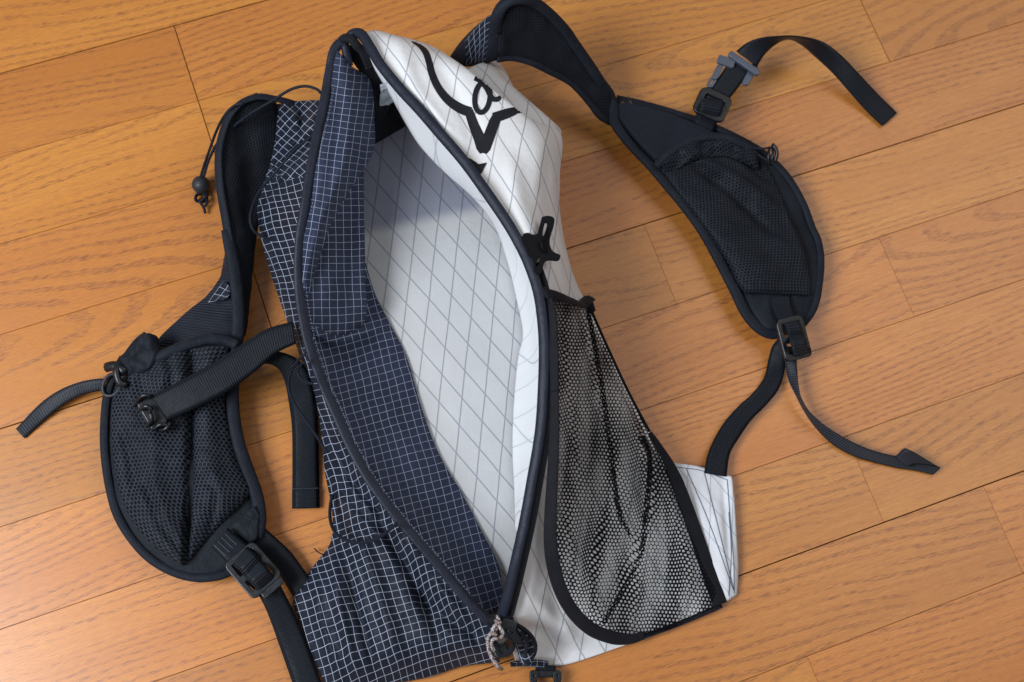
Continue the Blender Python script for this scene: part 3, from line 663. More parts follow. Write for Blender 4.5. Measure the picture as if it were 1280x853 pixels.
# ---------------------------------------------------------------- side mesh pocket on the white half
PL = [(684, 372, 13.1), (690, 400, 12.8), (693, 440, 12.4), (695, 490, 11.7), (693, 540, 10.9), (692, 590, 10), (690, 650, 8.9), (691, 690, 7.9), (700, 730, 6.4), (716, 760, 4.8), (738, 784, 3.2), (765, 797, 1.8), (795, 798, 1)]
mesh_p = loft('mesh_pocket', [
    [(683, 368, 13.4), (705, 373, 11.6), (722, 380, 8), (736, 374, 4.5)],
    [(690, 400, 13.2), (708, 402, 11), (728, 400, 7), (744, 400, 3.6)],
    [(693, 440, 12.8), (715, 440, 10.3), (742, 440, 6.2), (762, 441, 2.8)],
    [(695, 490, 12), (725, 490, 9.6), (762, 490, 5.4), (786, 492, 2.2)],
    [(693, 540, 11.2), (728, 540, 8.8), (785, 540, 5), (812, 540, 2)],
    [(692, 590, 10.3), (732, 590, 7.8), (800, 590, 4.6), (838, 592, 1.9)],
    [(690, 650, 9.2), (735, 650, 6.8), (815, 645, 4), (860, 645, 1.6)],
    [(691, 690, 8.2), (740, 690, 6), (825, 690, 3.4), (878, 695, 1.4)],
    [(700, 730, 6.7), (750, 730, 4.8), (830, 730, 2.7), (893, 735, 1.2)],
    [(720, 764, 4.8), (765, 758, 3.4), (830, 755, 2), (900, 757, .9)],
    [(760, 796, 2), (790, 790, 1.5), (840, 782, 1), (900, 758, .7)],
    [(790, 800, 1), (810, 797, .8), (830, 790, .7), (870, 772, .5)]], 'openmesh', bag, 80, 150, uv='flat', warp=.5, rot=R(-4), solid=0, nz=(11, .003),
    ridges=[([(728, 400), (745, 500), (765, 560)], .5, 7), ([(735, 400), (752, 500), (772, 560)], -.4, 7), ([(765, 560), (790, 620), (800, 700), (798, 790)], -.5, 8), ([(815, 560), (800, 650), (760, 740)], .6, 11),
            ([(750, 640), (735, 710), (745, 780)], .7, 9), ([(700, 400), (705, 480), (720, 600)], .5, 6), ([(790, 520), (800, 580), (806, 640)], .8, 8), ([(715, 640), (725, 720), (760, 780)], -.6, 8), ([(830, 600), (850, 680), (860, 750)], .4, 8)])
mesh_p['label'] = 'stretchy black open mesh side pocket'
tube('pocket_hem', [(680, 366, 13.5), (700, 371, 12), (718, 378, 9.2), (728, 381, 7), (733, 376, 5.5), (737, 373, 4.6)], .50, 'black', mesh_p, ry=.18, tilt=R(20), seg=10)
tube('pocket_hem_end', [(733, 372, 4.9), (737, 380, 4.6), (740, 390, 4.2)], .33, 'black', mesh_p, ry=.2)
def lst(ps, dz=.12): return [(a, b, c + dz) for a, b, c in ps]
tube('pocket_binding', [(684, 372, 13.1), (690, 400, 13.1), (692, 440, 12.9), (693, 490, 12.2)], .42, 'black', mesh_p, ry=.12, tilt=R(-35), seg=10)
tube('pocket_binding', [(693, 470, 12.5), (693, 540, 11.3), (691, 590, 10.5), (688, 650, 9.4), (689, 690, 8.5), (698, 730, 7), (714, 762, 5.2), (738, 786, 3.5), (765, 797, 2.2), (788, 799, 1.4), (806, 794, 1)], .54, 'black', mesh_p, ry=.10, tilt=R(-25), seg=12,
     taper=[(0, .6), (.25, .8), (.5, 1), (.9, 1), (1, .6)])
tube('pocket_binding', [(812, 541, 2.2), (820, 553, 2.2), (836, 580, 2.1), (852, 618, 1.9), (868, 662, 1.6), (884, 710, 1.3), (900, 756, .9)], .62, 'black', mesh_p, ry=.1, tilt=R(12), seg=12, taper=[(0, .35), (.15, .6), (.3, .95), (1, 1.05)])
tube('pocket_binding', [(806, 795, .8), (835, 785, .7), (870, 771, .7), (902, 757, .7)], .2, 'black', mesh_p, ry=.14)
tube('side_edge_piping', [(739, 388, 4), (762, 440, 2.7), (786, 491, 2.1), (812, 540, 2)], .12, 'black', mesh_p)

for LL, RR in (([(731, 384, 7.2), (748, 480, 6.6), (761, 571, 6.6), (770, 640, 5.6), (786, 672, 4.9)], [(737, 384, 7), (755, 480, 6.4), (767, 571, 6.3), (777, 640, 5.4), (790, 670, 4.8)]),
               ([(797, 545, 5), (808, 571, 4.9), (803, 640, 4.9), (796, 695, 4.1), (750, 778, 3.2)], [(806, 545, 4.6), (815, 571, 4.5), (811, 640, 4.6), (803, 695, 3.9), (756, 781, 3)])):
    pad('mesh_pleat', LL, RR, .12, 'openmesh', mesh_p, p=8, nu=5, nv=60)
# white hip wing
wing = loft('hip_wing', [
    [(812, 560, .8), (836, 577, .9), (875, 583, 1.0), (915, 596, .8)],
    [(830, 610, 1), (850, 615, 1.2), (885, 618, 1.3), (918, 625, .9)],
    [(848, 660, 1), (872, 665, 1.1), (900, 668, 1.2), (921, 670, .8)],
    [(865, 710, .8), (890, 712, 1), (908, 712, 1), (923, 712, .6)],
    [(880, 742, .6), (902, 752, .7), (912, 750, .7), (921, 744, .4)]], 'wall', bag, 40, 50, uv='px', nz=(20, .003), ridges=[([(905, 600), (908, 660), (915, 740)], -.15, 4)])
wing.data.materials.clear(); wing.data.materials.append(m_xpac('xpac_wing', (.66, .66, .69), (.30, .33, .40), a=(-.1, 1), b=(.62, .78), sa=28, sb=26, w=1.2))
WB = bvh_of(wing)
for pts in ([(845, 584, .8), (875, 588, .8), (909, 600, .8)], [(909, 600, .8), (912, 640, .8), (917, 700, .8), (918, 742, .8)], [(858, 586, .8), (885, 650, .8), (917, 738, .8)], [(880, 589, .8), (898, 660, .8), (918, 740, .8)], [(911, 745, .8), (914, 690, .8), (911, 640, .8)]):
    stroke('stitch_line', [(a, b, c * 1.0) for a, b, c in pts], 'thread', wing, WB, .0005, 3)

# star shaped cleat
def cp(x, y): p = at(x / 4 + 540, y / 4 + 180, .125) - at(555 / 4 + 540, 510 / 4 + 180, .125); return (p @ EX * 1000, p @ EY * 1000)
def cl(pts, n=None):
    P = [(*cp(x, y), 0) for x, y in pts]; P.append(P[0]); return [tuple(p[:2]) for p in spline(P, n or len(pts) * 3)[:-1]]
cleat = plate('cord_cleat', scale=1.1, loops=[cl([(552, 384), (575, 378), (602, 386), (600, 420), (585, 470), (582, 500), (592, 530), (612, 545), (630, 552), (624, 572), (590, 572), (568, 575), (552, 600), (545, 632), (530, 642), (516, 628), (514, 590), (508, 566), (492, 560), (478, 530), (462, 492), (466, 464), (488, 458), (506, 466), (528, 462), (540, 430)]),
                            cl([(560, 408), (572, 402), (577, 412), (570, 440), (558, 468), (550, 470), (552, 440)]), cl([(535, 562), (543, 562), (542, 582), (532, 604), (522, 606), (518, 592), (525, 575)])], thick=2.4, mat='cleat', parent=bag, c=(540 + 555 / 4, 180 + 510 / 4, 13.4), tilty=-6, bevel=.5)
cleat['label'] = 'black star shaped plastic cord cleat'
tube('cleat_rib', q('Z3', [(545, 480, 13.9), (552, 520, 13.8), (575, 548, 13.4), (615, 560, 12.9)]), .11, 'cleat', cleat)
tube('cleat_rib', q('Z3', [(585, 400, 13.3), (572, 460, 13.6), (550, 500, 13.9)]), .08, 'cleat', cleat)

# ---------------------------------------------------------------- left shoulder strap
LSL = [(322, 121, 6.4), (300, 130, 6.2), (284, 150, 5.8), (274, 185, 5.2), (274, 225, 4.6), (281, 270, 4), (288, 310, 3.5), (294, 349, 3), (298, 390, 2.5), (300, 425, 2)]
LSR = [(345, 127, 5), (348, 148, 4), (347, 175, 3.4), (342, 200, 3), (334, 228, 2.6), (327, 258, 2.2), (320, 300, 1.8), (315, 340, 1.6), (309, 385, 1.6), (304, 425, 1.6)]
ls = pad('shoulder_strap', LSL, LSR, .5, 'lining', bag, nu=24, nv=110, nz=(25, .003), bottom=.4, ridges=[([(300, 150), (315, 200), (312, 280)], -.5, 13)]); ls['label'] = 'left shoulder strap, black mesh lining turned up'
tube('strap_edge', [(380, 134, 5.2), (362, 128, 6), (345, 124, 6.3)] + [(a, b, c + .25) for a, b, c in LSL], .40, 'binding', ls, ry=.16, tilt=R(-30))
pad('strap_outer_face', [(284, 290, 1.5), (281, 320, 1.6), (277, 345, 1.8), (258, 370, 1.8), (238, 386, 1.8), (220, 402, 1.7), (203, 418, 1.6), (188, 436, 1.5)],
    [(286, 294, 3), (291, 330, 3), (296, 360, 2.6), (299, 385, 2.4), (300, 402, 2.2), (300, 418, 2), (300, 432, 2), (299, 450, 2)], .25, 'rib', ls, nu=16, nv=60, bottom=.5, nz=(25, .004))
pad('checked_patch', q('C2', [(1052, 570, 2.9), (1020, 610, 2.8), (976, 672, 2.7)]), q('C2', [(1088, 600, 3.1), (1080, 640, 3), (1055, 657, 2.9)]), .12, 'grid', ls, p=8)
# pod
PODL = q('W2', [(250, 140, 1.5), (150, 165, 1.5), (108, 200, 1.2), (84, 260, 1), (73, 360, .9), (75, 450, .9), (90, 550, .9), (112, 625, .9), (152, 692, .9), (205, 750, .9), (275, 792, .9), (335, 809, .9)])
PODR = q('W2', [(470, 100, 2), (466, 130, 1.9), (461, 190, 1.6), (461, 250, 1.4), (468, 330, 1.2), (484, 420, 1), (512, 500, 1), (538, 570, 1), (546, 640, 1), (534, 700, 1), (480, 775, .9), (400, 809, .9)])
pod = pad('strap_pod', PODL, PODR, 1.0, 'pad', ls, nu=30, nv=90, p=3.2, bottom=.6, nz=(20, .003))
tube('pod_binding', q('W2', [(130, 190, 1.9), (100, 215, 1.8), (82, 262, 1.6), (72, 360, 1.5), (74, 450, 1.5), (89, 550, 1.5), (111, 626, 1.5), (151, 693, 1.5), (204, 751, 1.5), (274, 793, 1.5), (345, 811, 1.5), (410, 806, 1.5), (450, 790, 1.4), (480, 772, 1.4)]), .34, 'binding', pod, ry=.15)
tube('pod_binding', q('C2', [(1068, 330, 4), (1085, 430, 3.9), (1105, 540, 3.7), (1118, 680, 3.2), (1118, 800, 2.9), (1110, 870, 2.7)]) + q('W2', [(460, 170, 2.5), (452, 250, 2.4), (455, 330, 2.2), (472, 420, 2.1), (500, 500, 2), (524, 570, 2), (533, 640, 2), (522, 690, 2)]), .5, 'binding', pod, ry=.2, tilt=R(12))
PML = q('W2', [(235, 150, 2.6), (160, 185, 2.4), (118, 215, 2.2), (98, 290, 1.9), (95, 400, 1.8), (108, 520, 1.8), (142, 620, 1.8), (200, 700, 1.8), (255, 748, 1.8), (305, 776, 1.8)])
PMR = q('W2', [(448, 118, 2.9), (438, 150, 2.9), (430, 200, 2.6), (428, 260, 2.4), (432, 330, 2.2), (455, 430, 2), (480, 500, 2), (502, 560, 2), (410, 665, 1.9), (312, 776, 1.8)])
lm = pad('mesh_pouch', PML, PMR, 1.1, 'spacer', ls, nu=60, nv=120, p=2.6, nz=(25, .004), ridges=[([(237, 440), (237, 560), (232, 705)], -1.3, 4), ([(215, 450), (190, 560), (215, 680)], .35, 12), ([(265, 440), (262, 560), (270, 640)], .4, 12),
     ([(170, 455), (160, 500)], .4, 8), ([(200, 430), (215, 470), (200, 520)], -.4, 6), ([(150, 530), (165, 590), (160, 640)], -.35, 7), ([(180, 600), (200, 650), (225, 690)], -.35, 6), ([(280, 480), (290, 540), (300, 580)], -.3, 6), ([(255, 590), (270, 620), (260, 670)], -.3, 6)])
lm['label'] = 'left strap pouch in navy black spacer mesh'
tube('pouch_hem', q('W2', [(466, 122, 3.4), (430, 108, 3.5), (385, 104, 3.7), (335, 115, 3.8), (290, 132, 3.8), (250, 150, 3.7), (215, 165, 3.5), (175, 190, 3.2)]), .42, 'binding', lm, ry=.22, tilt=R(10))
# gathered cloth and cord lock on its corner
pad('gathered_corner', q('W2', [(195, 92, 3.2), (160, 115, 3), (125, 160, 2.6), (110, 195, 2.4)]), q('W2', [(235, 110, 3.2), (235, 150, 3.6), (205, 200, 3.2), (150, 215, 2.6)]), .9, 'pad', lm, nu=20, nv=30, nz=(60, .006))
tube('gathered_tuck', q('W2', [(200, 95, 3.6), (172, 118, 3.7), (140, 160, 3.3)]), .45, 'black', lm, ry=.4)
tube('pouch_drawcord', q('W2', [(125, 160, 3.2), (108, 195, 3.6), (118, 235, 3.4), (140, 240, 3.2)]), .28, 'plastic', lm)
ck = tube('cord_lock', q('W2', [(80, 188, 2.8), (98, 184, 3.2), (120, 190, 3.4), (134, 205, 3.3)]), .42, 'plastic', lm, ry=.36)
tube('cord_loop', q('W2', [(118, 205, 3), (85, 212, 2.4), (68, 240, 2), (72, 268, 1.9), (95, 272, 2), (118, 250, 2.4), (125, 225, 3)]), .14, 'rubber', lm)
# side release webbing tails
pad('strap_tail', q('W1', [(522, 372, 2), (470, 376, 1.9), (400, 390, 1.6), (300, 430, 1), (200, 500, .5), (80, 625, .25)]), q('W1', [(522, 432, 1.6), (470, 440, 1.5), (400, 460, 1.1), (300, 520, .6), (205, 600, .25), (124, 674, .15)]), .1, 'webthin', ls, p=8, nu=6, nv=60, bottom=.05)
w2 = pad('sternum_webbing_under', q('W2', [(262, 338, 3.6), (380, 270, 4), (480, 205, 4.2), (545, 178, 3.8), (585, 190, 3), (606, 230, 2.2), (618, 290, 1.4), (627, 360, .8), (629, 450, .4), (628, 607, .25)]),
     q('W2', [(240, 310, 3.7), (360, 240, 4.1), (470, 165, 4.4), (550, 140, 4.1), (620, 150, 3.6), (670, 190, 2.8), (694, 260, 1.8), (704, 350, .9), (707, 450, .5), (710, 605, .25)]), .12, 'web', ls, p=8, nu=6, nv=100, bottom=.05)
pad('webbing_hem', q('W2', [(628, 548, .5), (628, 607, .4)]), q('W2', [(709, 546, .5), (710, 605, .4)]), .14, 'web', w2, p=8, nu=6, nv=8)
stitches('webbing_stitch', q('W2', [(630, 548, .7), (708, 546, .7)]), w2, n=14, w=.03)
pad('sternum_webbing', q('W2', [(212, 272, 4.3), (300, 226, 4.6), (400, 172, 4.8), (480, 120, 5), (550, 76, 5.2), (630, 52, 5.4)]), q('W2', [(262, 346, 4), (350, 306, 4.4), (440, 258, 4.7), (520, 200, 4.8), (580, 148, 5), (640, 118, 5.2)]), .13, 'web', ls, p=8, nu=8, nv=70, bottom=.05)
# jewel-like black buckle under the webbing end
bk = plate('sternum_buckle', [rrect(-13, -6, 13, 6, 3)], 6, 'plastic', ls, (191, 516, 3.6), ang=58, bevel=1)
for pts in (((169, 507, 3.6), (174, 499, 4.2), (182, 494, 4.6), (189, 496, 4.4)), ((176, 512, 4.2), (184, 508, 4.6), (190, 513, 4.4)), ((184, 533, 4), (190, 524, 4.5), (187, 516, 4.6)), ((192, 537, 3.8), (201, 531, 4.2), (210, 532, 4)), ((200, 538, 3.6), (208, 536, 4), (213, 528, 4))):
    tube('buckle_prong', pts, .17, 'plastic', bk, ry=.22)
# bottom adjuster
def ladder(c, ang, w, h, parent, tx=0, ty=0, z=0, mat='plastic'):
    o = plate('ladder_buckle', [rrect(-w / 2, -h / 2, w / 2, h / 2, 4), rrect(-w / 2 + 3, -h / 2 + 3, w / 2 - 3, -2.0, 1), rrect(-w / 2 + 3, 2.5, w / 2 - 3, h / 2 - 4.5, 1)], 3.4, mat, parent, c, ang=ang, tiltx=tx, tilty=ty, bevel=.8); return o
pad('anchor_webbing', q('W3', [(135, 325, 2.9), (215, 405, 2.9)]), q('W3', [(203, 250, 2.9), (292, 325, 2.9)]), .13, 'web', pod, p=8, nu=8, nv=26)
for k in range(4): stitches('webbing_stitch', q('W3', [(150 + k * 14, 318 - k * 15, 3.1), (196 + k * 14, 362 - k * 15, 3.1)]), pod, n=9, w=.03, zoff=.05)
pad('buckle_webbing', q('W3', [(205, 395, 2.5), (330, 520, 2.3)]), q('W3', [(290, 320, 2.5), (400, 455, 2.3)]), .13, 'web', ls, p=8, nu=6, nv=20)
ladder((316.5, 713, 2.9), -42, 27, 34, ls)
pad('buckle_webbing', q('W3', [(222, 395, 3.1), (250, 420, 3.6), (272, 445, 3.1)]), q('W3', [(280, 325, 3.1), (310, 350, 3.6), (335, 378, 3.1)]), .13, 'web', ls, p=8, nu=6, nv=20)
pad('buckle_webbing', q('W3', [(268, 440, 3.1), (290, 465, 3.9), (318, 495, 3.0)]), q('W3', [(330, 375, 3.1), (358, 405, 3.9), (385, 440, 3.0)]), .13, 'web', ls, p=8, nu=6, nv=20)
pad('lower_webbing', q('W3', [(315, 500, 2.6), (345, 555, 1.6), (372, 620, 1), (402, 705, .6), (432, 790, .4), (470, 900, .3)]), q('W3', [(398, 455, 2.6), (425, 505, 1.8), (462, 580, 1.1), (500, 665, .7), (535, 760, .5), (585, 900, .35)]), .13, 'web', ls, p=8, nu=6, nv=50, bottom=.05)
plate('buckle_tongue', [rrect(-9, -5, 9, 5, 2)], 2.5, 'plastic', ls, (338, 731.5, 2.9), ang=-42, bevel=.6)
pad('hip_webbing', q('W3', [(300, 318, 1.4), (350, 365, 1.0), (400, 425, .8), (440, 490, .7), (470, 540, .6)]), q('W3', [(345, 248, 1.8), (395, 292, 1.4), (450, 345, 1.2), (505, 420, 1), (545, 470, .9)]), .13, 'web', ls, p=8, nu=6, nv=40, bottom=.05)
pad('pod_tab', q('W3', [(205, 250, 2.4), (265, 195, 2.4), (305, 165, 2.3)]), q('W3', [(290, 312, 2.3), (318, 290, 2.2), (325, 205, 2.2)]), .12, 'pad', pod, p=8, nz=(40, .003))

# ---------------------------------------------------------------- right shoulder strap
RTL = q('Z2', [(885, 298, 6.5), (880, 200, 9), (900, 80, 11.5), (955, 15, 12.5)])
RU = [(621, 22, 11), (631, 5, 12), (648, -1, 12.2), (668, 3, 11.4), (687, 17, 10.2), (707, 38, 8.6), (718, 54, 7.4), (736, 80, 5.6), (750, 101, 4.2), (761, 117, 2.8)]
RD = [(621, 74, 6.4), (640, 72, 6.3), (664, 78, 6), (687, 89, 5.2), (707, 99, 4.4), (718, 107, 3.9), (737, 128, 3), (750, 145, 2.3), (763, 153, 1.7)]
rs = pad('shoulder_strap', RU, RD, .45, 'lining', bag, nu=26, nv=100, bottom=.5, nz=(22, .003))
rs['label'] = 'right shoulder strap arching off the floor, mesh lining showing'
tube('strap_edge', [(621, 40, 10)] + [(a, b, c + .35) for a, b, c in RU] + [(768, 140, 2.2)], .5, 'binding', rs, ry=.3)
tube('strap_edge', [(a, b, c + .2) for a, b, c in RD], .34, 'binding', rs, ry=.28)
pad('strap_outer_face', q('Z2', [(645, 290, 4), (700, 212, 5.8), (780, 130, 8), (850, 80, 9.8), (900, 30, 11)]), q('Z2', [(690, 330, 4), (760, 330, 5), (830, 314, 5.6), (886, 298, 6), (884, 120, 10.6)]), .15, 'rib', rs, nu=16, nv=50, bottom=.2)
pad('strap_fold_face', q('Z2', [(660, 270, 4.6), (715, 205, 6.2), (760, 150, 7.6), (800, 112, 8.6)]), q('Z2', [(700, 328, 4.6), (735, 333, 5), (790, 325, 5.4), (830, 314, 5.8)]), .2, 'rib', rs, p=8, nu=10, nv=30)
gp = pad('checked_patch', q('Z2', [(728, 205, 6.9), (770, 150, 8.1), (830, 88, 9.6), (862, 70, 10.2)]), q('Z2', [(737, 334, 5.2), (775, 330, 5.5), (812, 322, 5.9), (832, 316, 6.1)]), .16, 'grid', rs, p=8, nu=10, nv=30, bottom=.0)
pad('strap_binding_face', q('Z2', [(858, 74, 10.4), (880, 58, 10.9), (905, 30, 11.5)]), q('Z2', [(826, 318, 6.3), (855, 308, 6.4), (887, 297, 6.5)]), .18, 'binding', rs, p=8, nu=12, nv=16)
# pod
RPL = q('Z5', [(0, 5, 2), (14, 34, 1.9), (60, 102, 1.6), (130, 178, 1.4), (192, 250, 1.2), (250, 320, 1), (310, 402, 1), (360, 492, 1), (412, 592, 1), (452, 672, 1), (492, 722, .9), (530, 745, .9)])
RPR = q('Z5', [(20, -40, 1.6), (60, -38, 1.6), (230, 5, 1.5), (350, 46, 1.4), (385, 62, 1.4), (492, 116, 1.4), (552, 162, 1.3), (602, 216, 1.2), (652, 302, 1.1), (683, 382, 1), (702, 425, 1), (713, 485, 1), (709, 562, 1), (692, 650, 1), (650, 712, .9), (590, 740, .9)])
rp = pad('strap_pod', RPL, RPR, .9, 'pad', rs, nu=30, nv=110, p=3.2, bottom=.6, nz=(20, .003))
pad('pod_upper_face', q('Z5', [(20, -20, 2.3), (45, 40, 2.5), (100, 110, 2.6), (155, 165, 2.6)]), q('Z5', [(70, -25, 2.3), (230, 15, 2.5), (340, 55, 2.5), (370, 75, 2.5)]), .12, 'rib', rp, nu=20, nv=40, p=8, nz=(25, .004))
tube('pod_binding', q('Z7', [(172, 250, 3), (186, 300, 2.6)]) + q('Z5', [(20, 30, 2.5), (68, 98, 2.3), (138, 173, 2.2), (200, 246, 2), (258, 316, 1.9), (318, 400, 1.8), (368, 490, 1.8), (420, 590, 1.8), (458, 668, 1.7), (497, 716, 1.6), (535, 738, 1.5), (575, 738, 1.4)]), .46, 'binding', rp, ry=.2, tilt=R(-8))
tube('pod_binding', q('Z5', [(28, -45, 1.9), (110, -28, 2), (230, 6, 2), (350, 48, 2), (490, 118, 2), (550, 164, 1.9), (600, 218, 1.8), (650, 304, 1.7), (680, 384, 1.6), (699, 426, 1.6), (709, 486, 1.6), (705, 562, 1.6), (688, 648, 1.5), (648, 708, 1.4), (610, 728, 1.4)]), .32, 'binding', rp, ry=.16)
RML = q('Z5', [(165, 182, 2.5), (195, 220, 2.3), (255, 300, 2.1), (325, 390, 2), (395, 500, 2), (430, 570, 2), (455, 606, 1.9)])
RMR = q('Z5', [(485, 130, 2.5), (520, 170, 2.4), (572, 270, 2.2), (605, 355, 2.1), (645, 430, 2), (672, 540, 2), (672, 615, 1.9)])
rm = pad('mesh_pouch', RML, RMR, .6, 'spacer2', rs, nu=60, nv=110, p=2.6, nz=(25, .004), ridges=[([(868, 195), (920, 222), (972, 262)], .45, 7), ([(870, 208), (915, 240), (965, 290)], -.45, 6), ([(900, 180), (935, 200), (965, 225)], -.6, 6), ([(985, 260), (992, 290), (1010, 330)], .3, 6)])
rm['label'] = 'right strap pouch in black mesh'
pad('pouch_throat', q('Z5', [(170, 172, 2.7), (215, 134, 2.9), (270, 104, 3), (330, 88, 3), (390, 88, 3), (440, 106, 2.9), (485, 132, 2.6)]), q('Z5', [(200, 215, 2.5), (240, 190, 2.9), (290, 165, 3.1), (340, 150, 3.1), (400, 150, 3.1), (450, 170, 2.9), (500, 195, 2.5)]), .5, 'spacer2', rm, nu=16, nv=50, nz=(60, .006))
tube('pouch_hem', q('Z5', [(160, 182, 2.8), (205, 138, 3.2), (262, 102, 3.4), (325, 84, 3.5), (385, 84, 3.5), (440, 103, 3.3), (490, 132, 2.9)]), .36, 'binding', rm, ry=.22)
pad('anchor_webbing', q('Z5', [(540, 616, 2), (548, 660, 2.1), (572, 705, 2.4)]), q('Z5', [(608, 614, 2), (614, 650, 2.1), (628, 695, 2.4)]), .12, 'web', rp, p=8, nu=8, nv=16)
for a, b in (((774, 134), (778, 127)), ((778, 127), (782, 132)), ((782, 132), (779, 138)), ((784, 133), (788, 126)), ((788, 126), (790, 130)), ((772, 130), (784, 136))):
    tube('bar_tack', [(a[0], a[1], 2.45), (b[0], b[1], 2.45)], .045, 'tack', rp, n=4, seg=5)
# cord lock
cb = q('Z4', [(615, 594, 2.6), (650, 592, 3.2), (690, 594, 3.5), (715, 590, 3.6), (722, 620, 3.6), (716, 645, 3.4), (680, 628, 3.2), (640, 606, 2.8)])
tube('cord_loop', cb, .09, 'cord', rm)
kl = tube('cord_lock', q('Z4', [(718, 582, 3.7), (733, 590, 3.8), (738, 620, 3.7), (728, 650, 3.4)]), .17, 'plastic', rm, ry=.2)
tube('cord_lock_ring', q('Z4', [(708, 590, 3.6), (705, 620, 3.8), (706, 660, 3.3)]), .12, 'plastic', kl)
tube('cord_lock_ring', q('Z4', [(724, 576, 3.5), (722, 620, 3.9), (716, 662, 3.3)]), .12, 'plastic', kl)
# bottom ladder buckle, webbing
ladder((760 + 618 / 2.666, 140 + 755 / 2.666, 2.6), -14, 24, 34, rs, tx=12, ty=-12)
pad('buckle_webbing', q('Z5', [(582, 695, 2.6), (592, 722, 3.4), (600, 750, 2.7)]), q('Z5', [(632, 690, 2.6), (645, 715, 3.4), (655, 742, 2.7)]), .13, 'web', rs, p=8, nu=6, nv=20)
pad('buckle_webbing', q('Z5', [(600, 750, 2.8), (608, 775, 3.6), (618, 812, 2.6)]), q('Z5', [(655, 745, 2.8), (662, 768, 3.6), (666, 805, 2.6)]), .13, 'web', rs, p=8, nu=6, nv=20)
plate('buckle_tongue', [rrect(-9, -4, 9, 4, 3)], 2.5, 'plastic', rs, (1000, 441, 2.2), ang=-8, tiltx=25, bevel=.6)
pad('hip_webbing', q('Z6', [(372, 205, 1.6), (345, 240, 1.2), (330, 290, .7), (310, 370, .45), (265, 432, .6), (200, 492, .8), (142, 560, .7), (97, 640, .6), (75, 700, .8), (66, 760, .9)]),
    q('Z6', [(398, 235, 2), (400, 262, 1.6), (400, 300, 1.2), (395, 350, .8), (370, 420, .7), (322, 480, .9), (258, 545, .9), (212, 612, .7), (172, 682, .8), (158, 775, .9)]), .13, 'web', rs, p=8, nu=6, nv=80, bottom=.05)
pad('strap_tail', q('Z6', [(388, 240, 1.8), (395, 290, 1.5), (402, 335, 1.2), (417, 390, 1), (442, 440, .9), (474, 502, .7), (522, 572, .4), (592, 642, .3), (682, 692, .25), (762, 716, .2), (862, 740, .2), (930, 750, .2), (1003, 767, .2)]),
    q('Z6', [(444, 240, 2), (445, 285, 1.8), (449, 340, 1.7), (455, 400, 1.7), (468, 452, 1.7), (496, 500, 1.6), (556, 557, 1.4), (640, 612, 1.2), (722, 652, 1), (802, 678, .8), (880, 694, .6), (950, 708, .5), (1036, 736, .45)]), .1, 'webthin', rs, p=8, nu=6, nv=110, bottom=.05)
pad('strap_tail_fold', q('Z6', [(850, 690, .8), (885, 657, 1.8), (900, 665, 1.6)]), q('Z6', [(905, 735, .7), (935, 722, .8), (1030, 735, .7)]), .12, 'webthin', rs, p=8, nu=6, nv=16)
# sternum webbing with slider and grey buckle
pad('sternum_webbing', q('Z4', [(405, 490, 2.4), (418, 455, 2.6), (430, 410, 3), (468, 365, 3), (505, 310, 3), (560, 225, 3.2)]), q('Z4', [(482, 528, 2.4), (505, 478, 2.6), (522, 440, 3), (548, 398, 3), (585, 350, 3), (640, 275, 3.2)]), .13, 'web', rs, p=8, nu=8, nv=60, bottom=.05)
sl = plate('strap_slider', [rrect(-13.5, -12, 13.5, 12, 5), rrect(-10, -8.5, 10, 8.5, 3)], 4, 'plastic', rs, (740 + 480 / 3.195, 420 / 3.195, 3.2), ang=26, bevel=1.2)
plate('slider_bar', [rrect(-11, -1.8, 11, 1.8, 1)], 3, 'plastic', sl, (740 + 480 / 3.195, 420 / 3.195, 3.3), ang=26, bevel=.8)
pad('slider_webbing', q('Z4', [(438, 395, 3.2), (430, 420, 4), (424, 446, 3.2)]), q('Z4', [(530, 408, 3.2), (522, 440, 4), (510, 470, 3.2)]), .13, 'web', rs, p=8, nu=8, nv=20)
gb = plate('grey_buckle', [rrect(-15, -1.9, 15, 1.9, 1.5)], 4, 'grey', rs, (740 + 607 / 3.195, 255 / 3.195, 3.6), ang=38, bevel=1); gb['label'] = 'grey plastic sternum buckle'
plate('buckle_arm', [rrect(-2.2, -12, 2.2, 9, 2)], 3.6, 'grey', gb, (740 + 628 / 3.195, 305 / 3.195, 3.2), ang=30, bevel=1)
plate('buckle_arm', [rrect(-2, -7, 2, 7, 1.8)], 3.4, 'grey', gb, (740 + 500 / 3.195, 290 / 3.195, 3.2), ang=28, bevel=.8)
plate('buckle_tab', [rrect(-7, -3.5, 7, 3.5, 1)], 3.2, 'grey', gb, (740 + 535 / 3.195, 248 / 3.195, 3.4), ang=22, bevel=.6)
plate('buckle_eye', [rrect(-2.6, -5, 2.6, 5, 2.5), rrect(-1, -3.2, 1, 3.2, .9)], 2.6, 'grey', gb, (740 + 478 / 3.195, 330 / 3.195, 3.1), ang=32, bevel=.5)
tl = pad('sternum_tail', q('Z4', [(575, 205, 3.4), (620, 170, 4.2), (680, 148, 4.8), (770, 141, 5), (860, 147, 4.6), (930, 170, 3.8), (1000, 225, 2.8), (1080, 310, 1.6), (1150, 385, .7), (1218, 452, .3)]),
    q('Z4', [(658, 268, 3.4), (690, 218, 3.6), (738, 175, 3.3), (784, 156, 2.8), (834, 178, 2.4), (890, 226, 2), (960, 292, 1.5), (1030, 372, .9), (1092, 442, .4), (1158, 506, .25)]), .12, 'web', rs, p=8, nu=8, nv=110, bottom=.04)

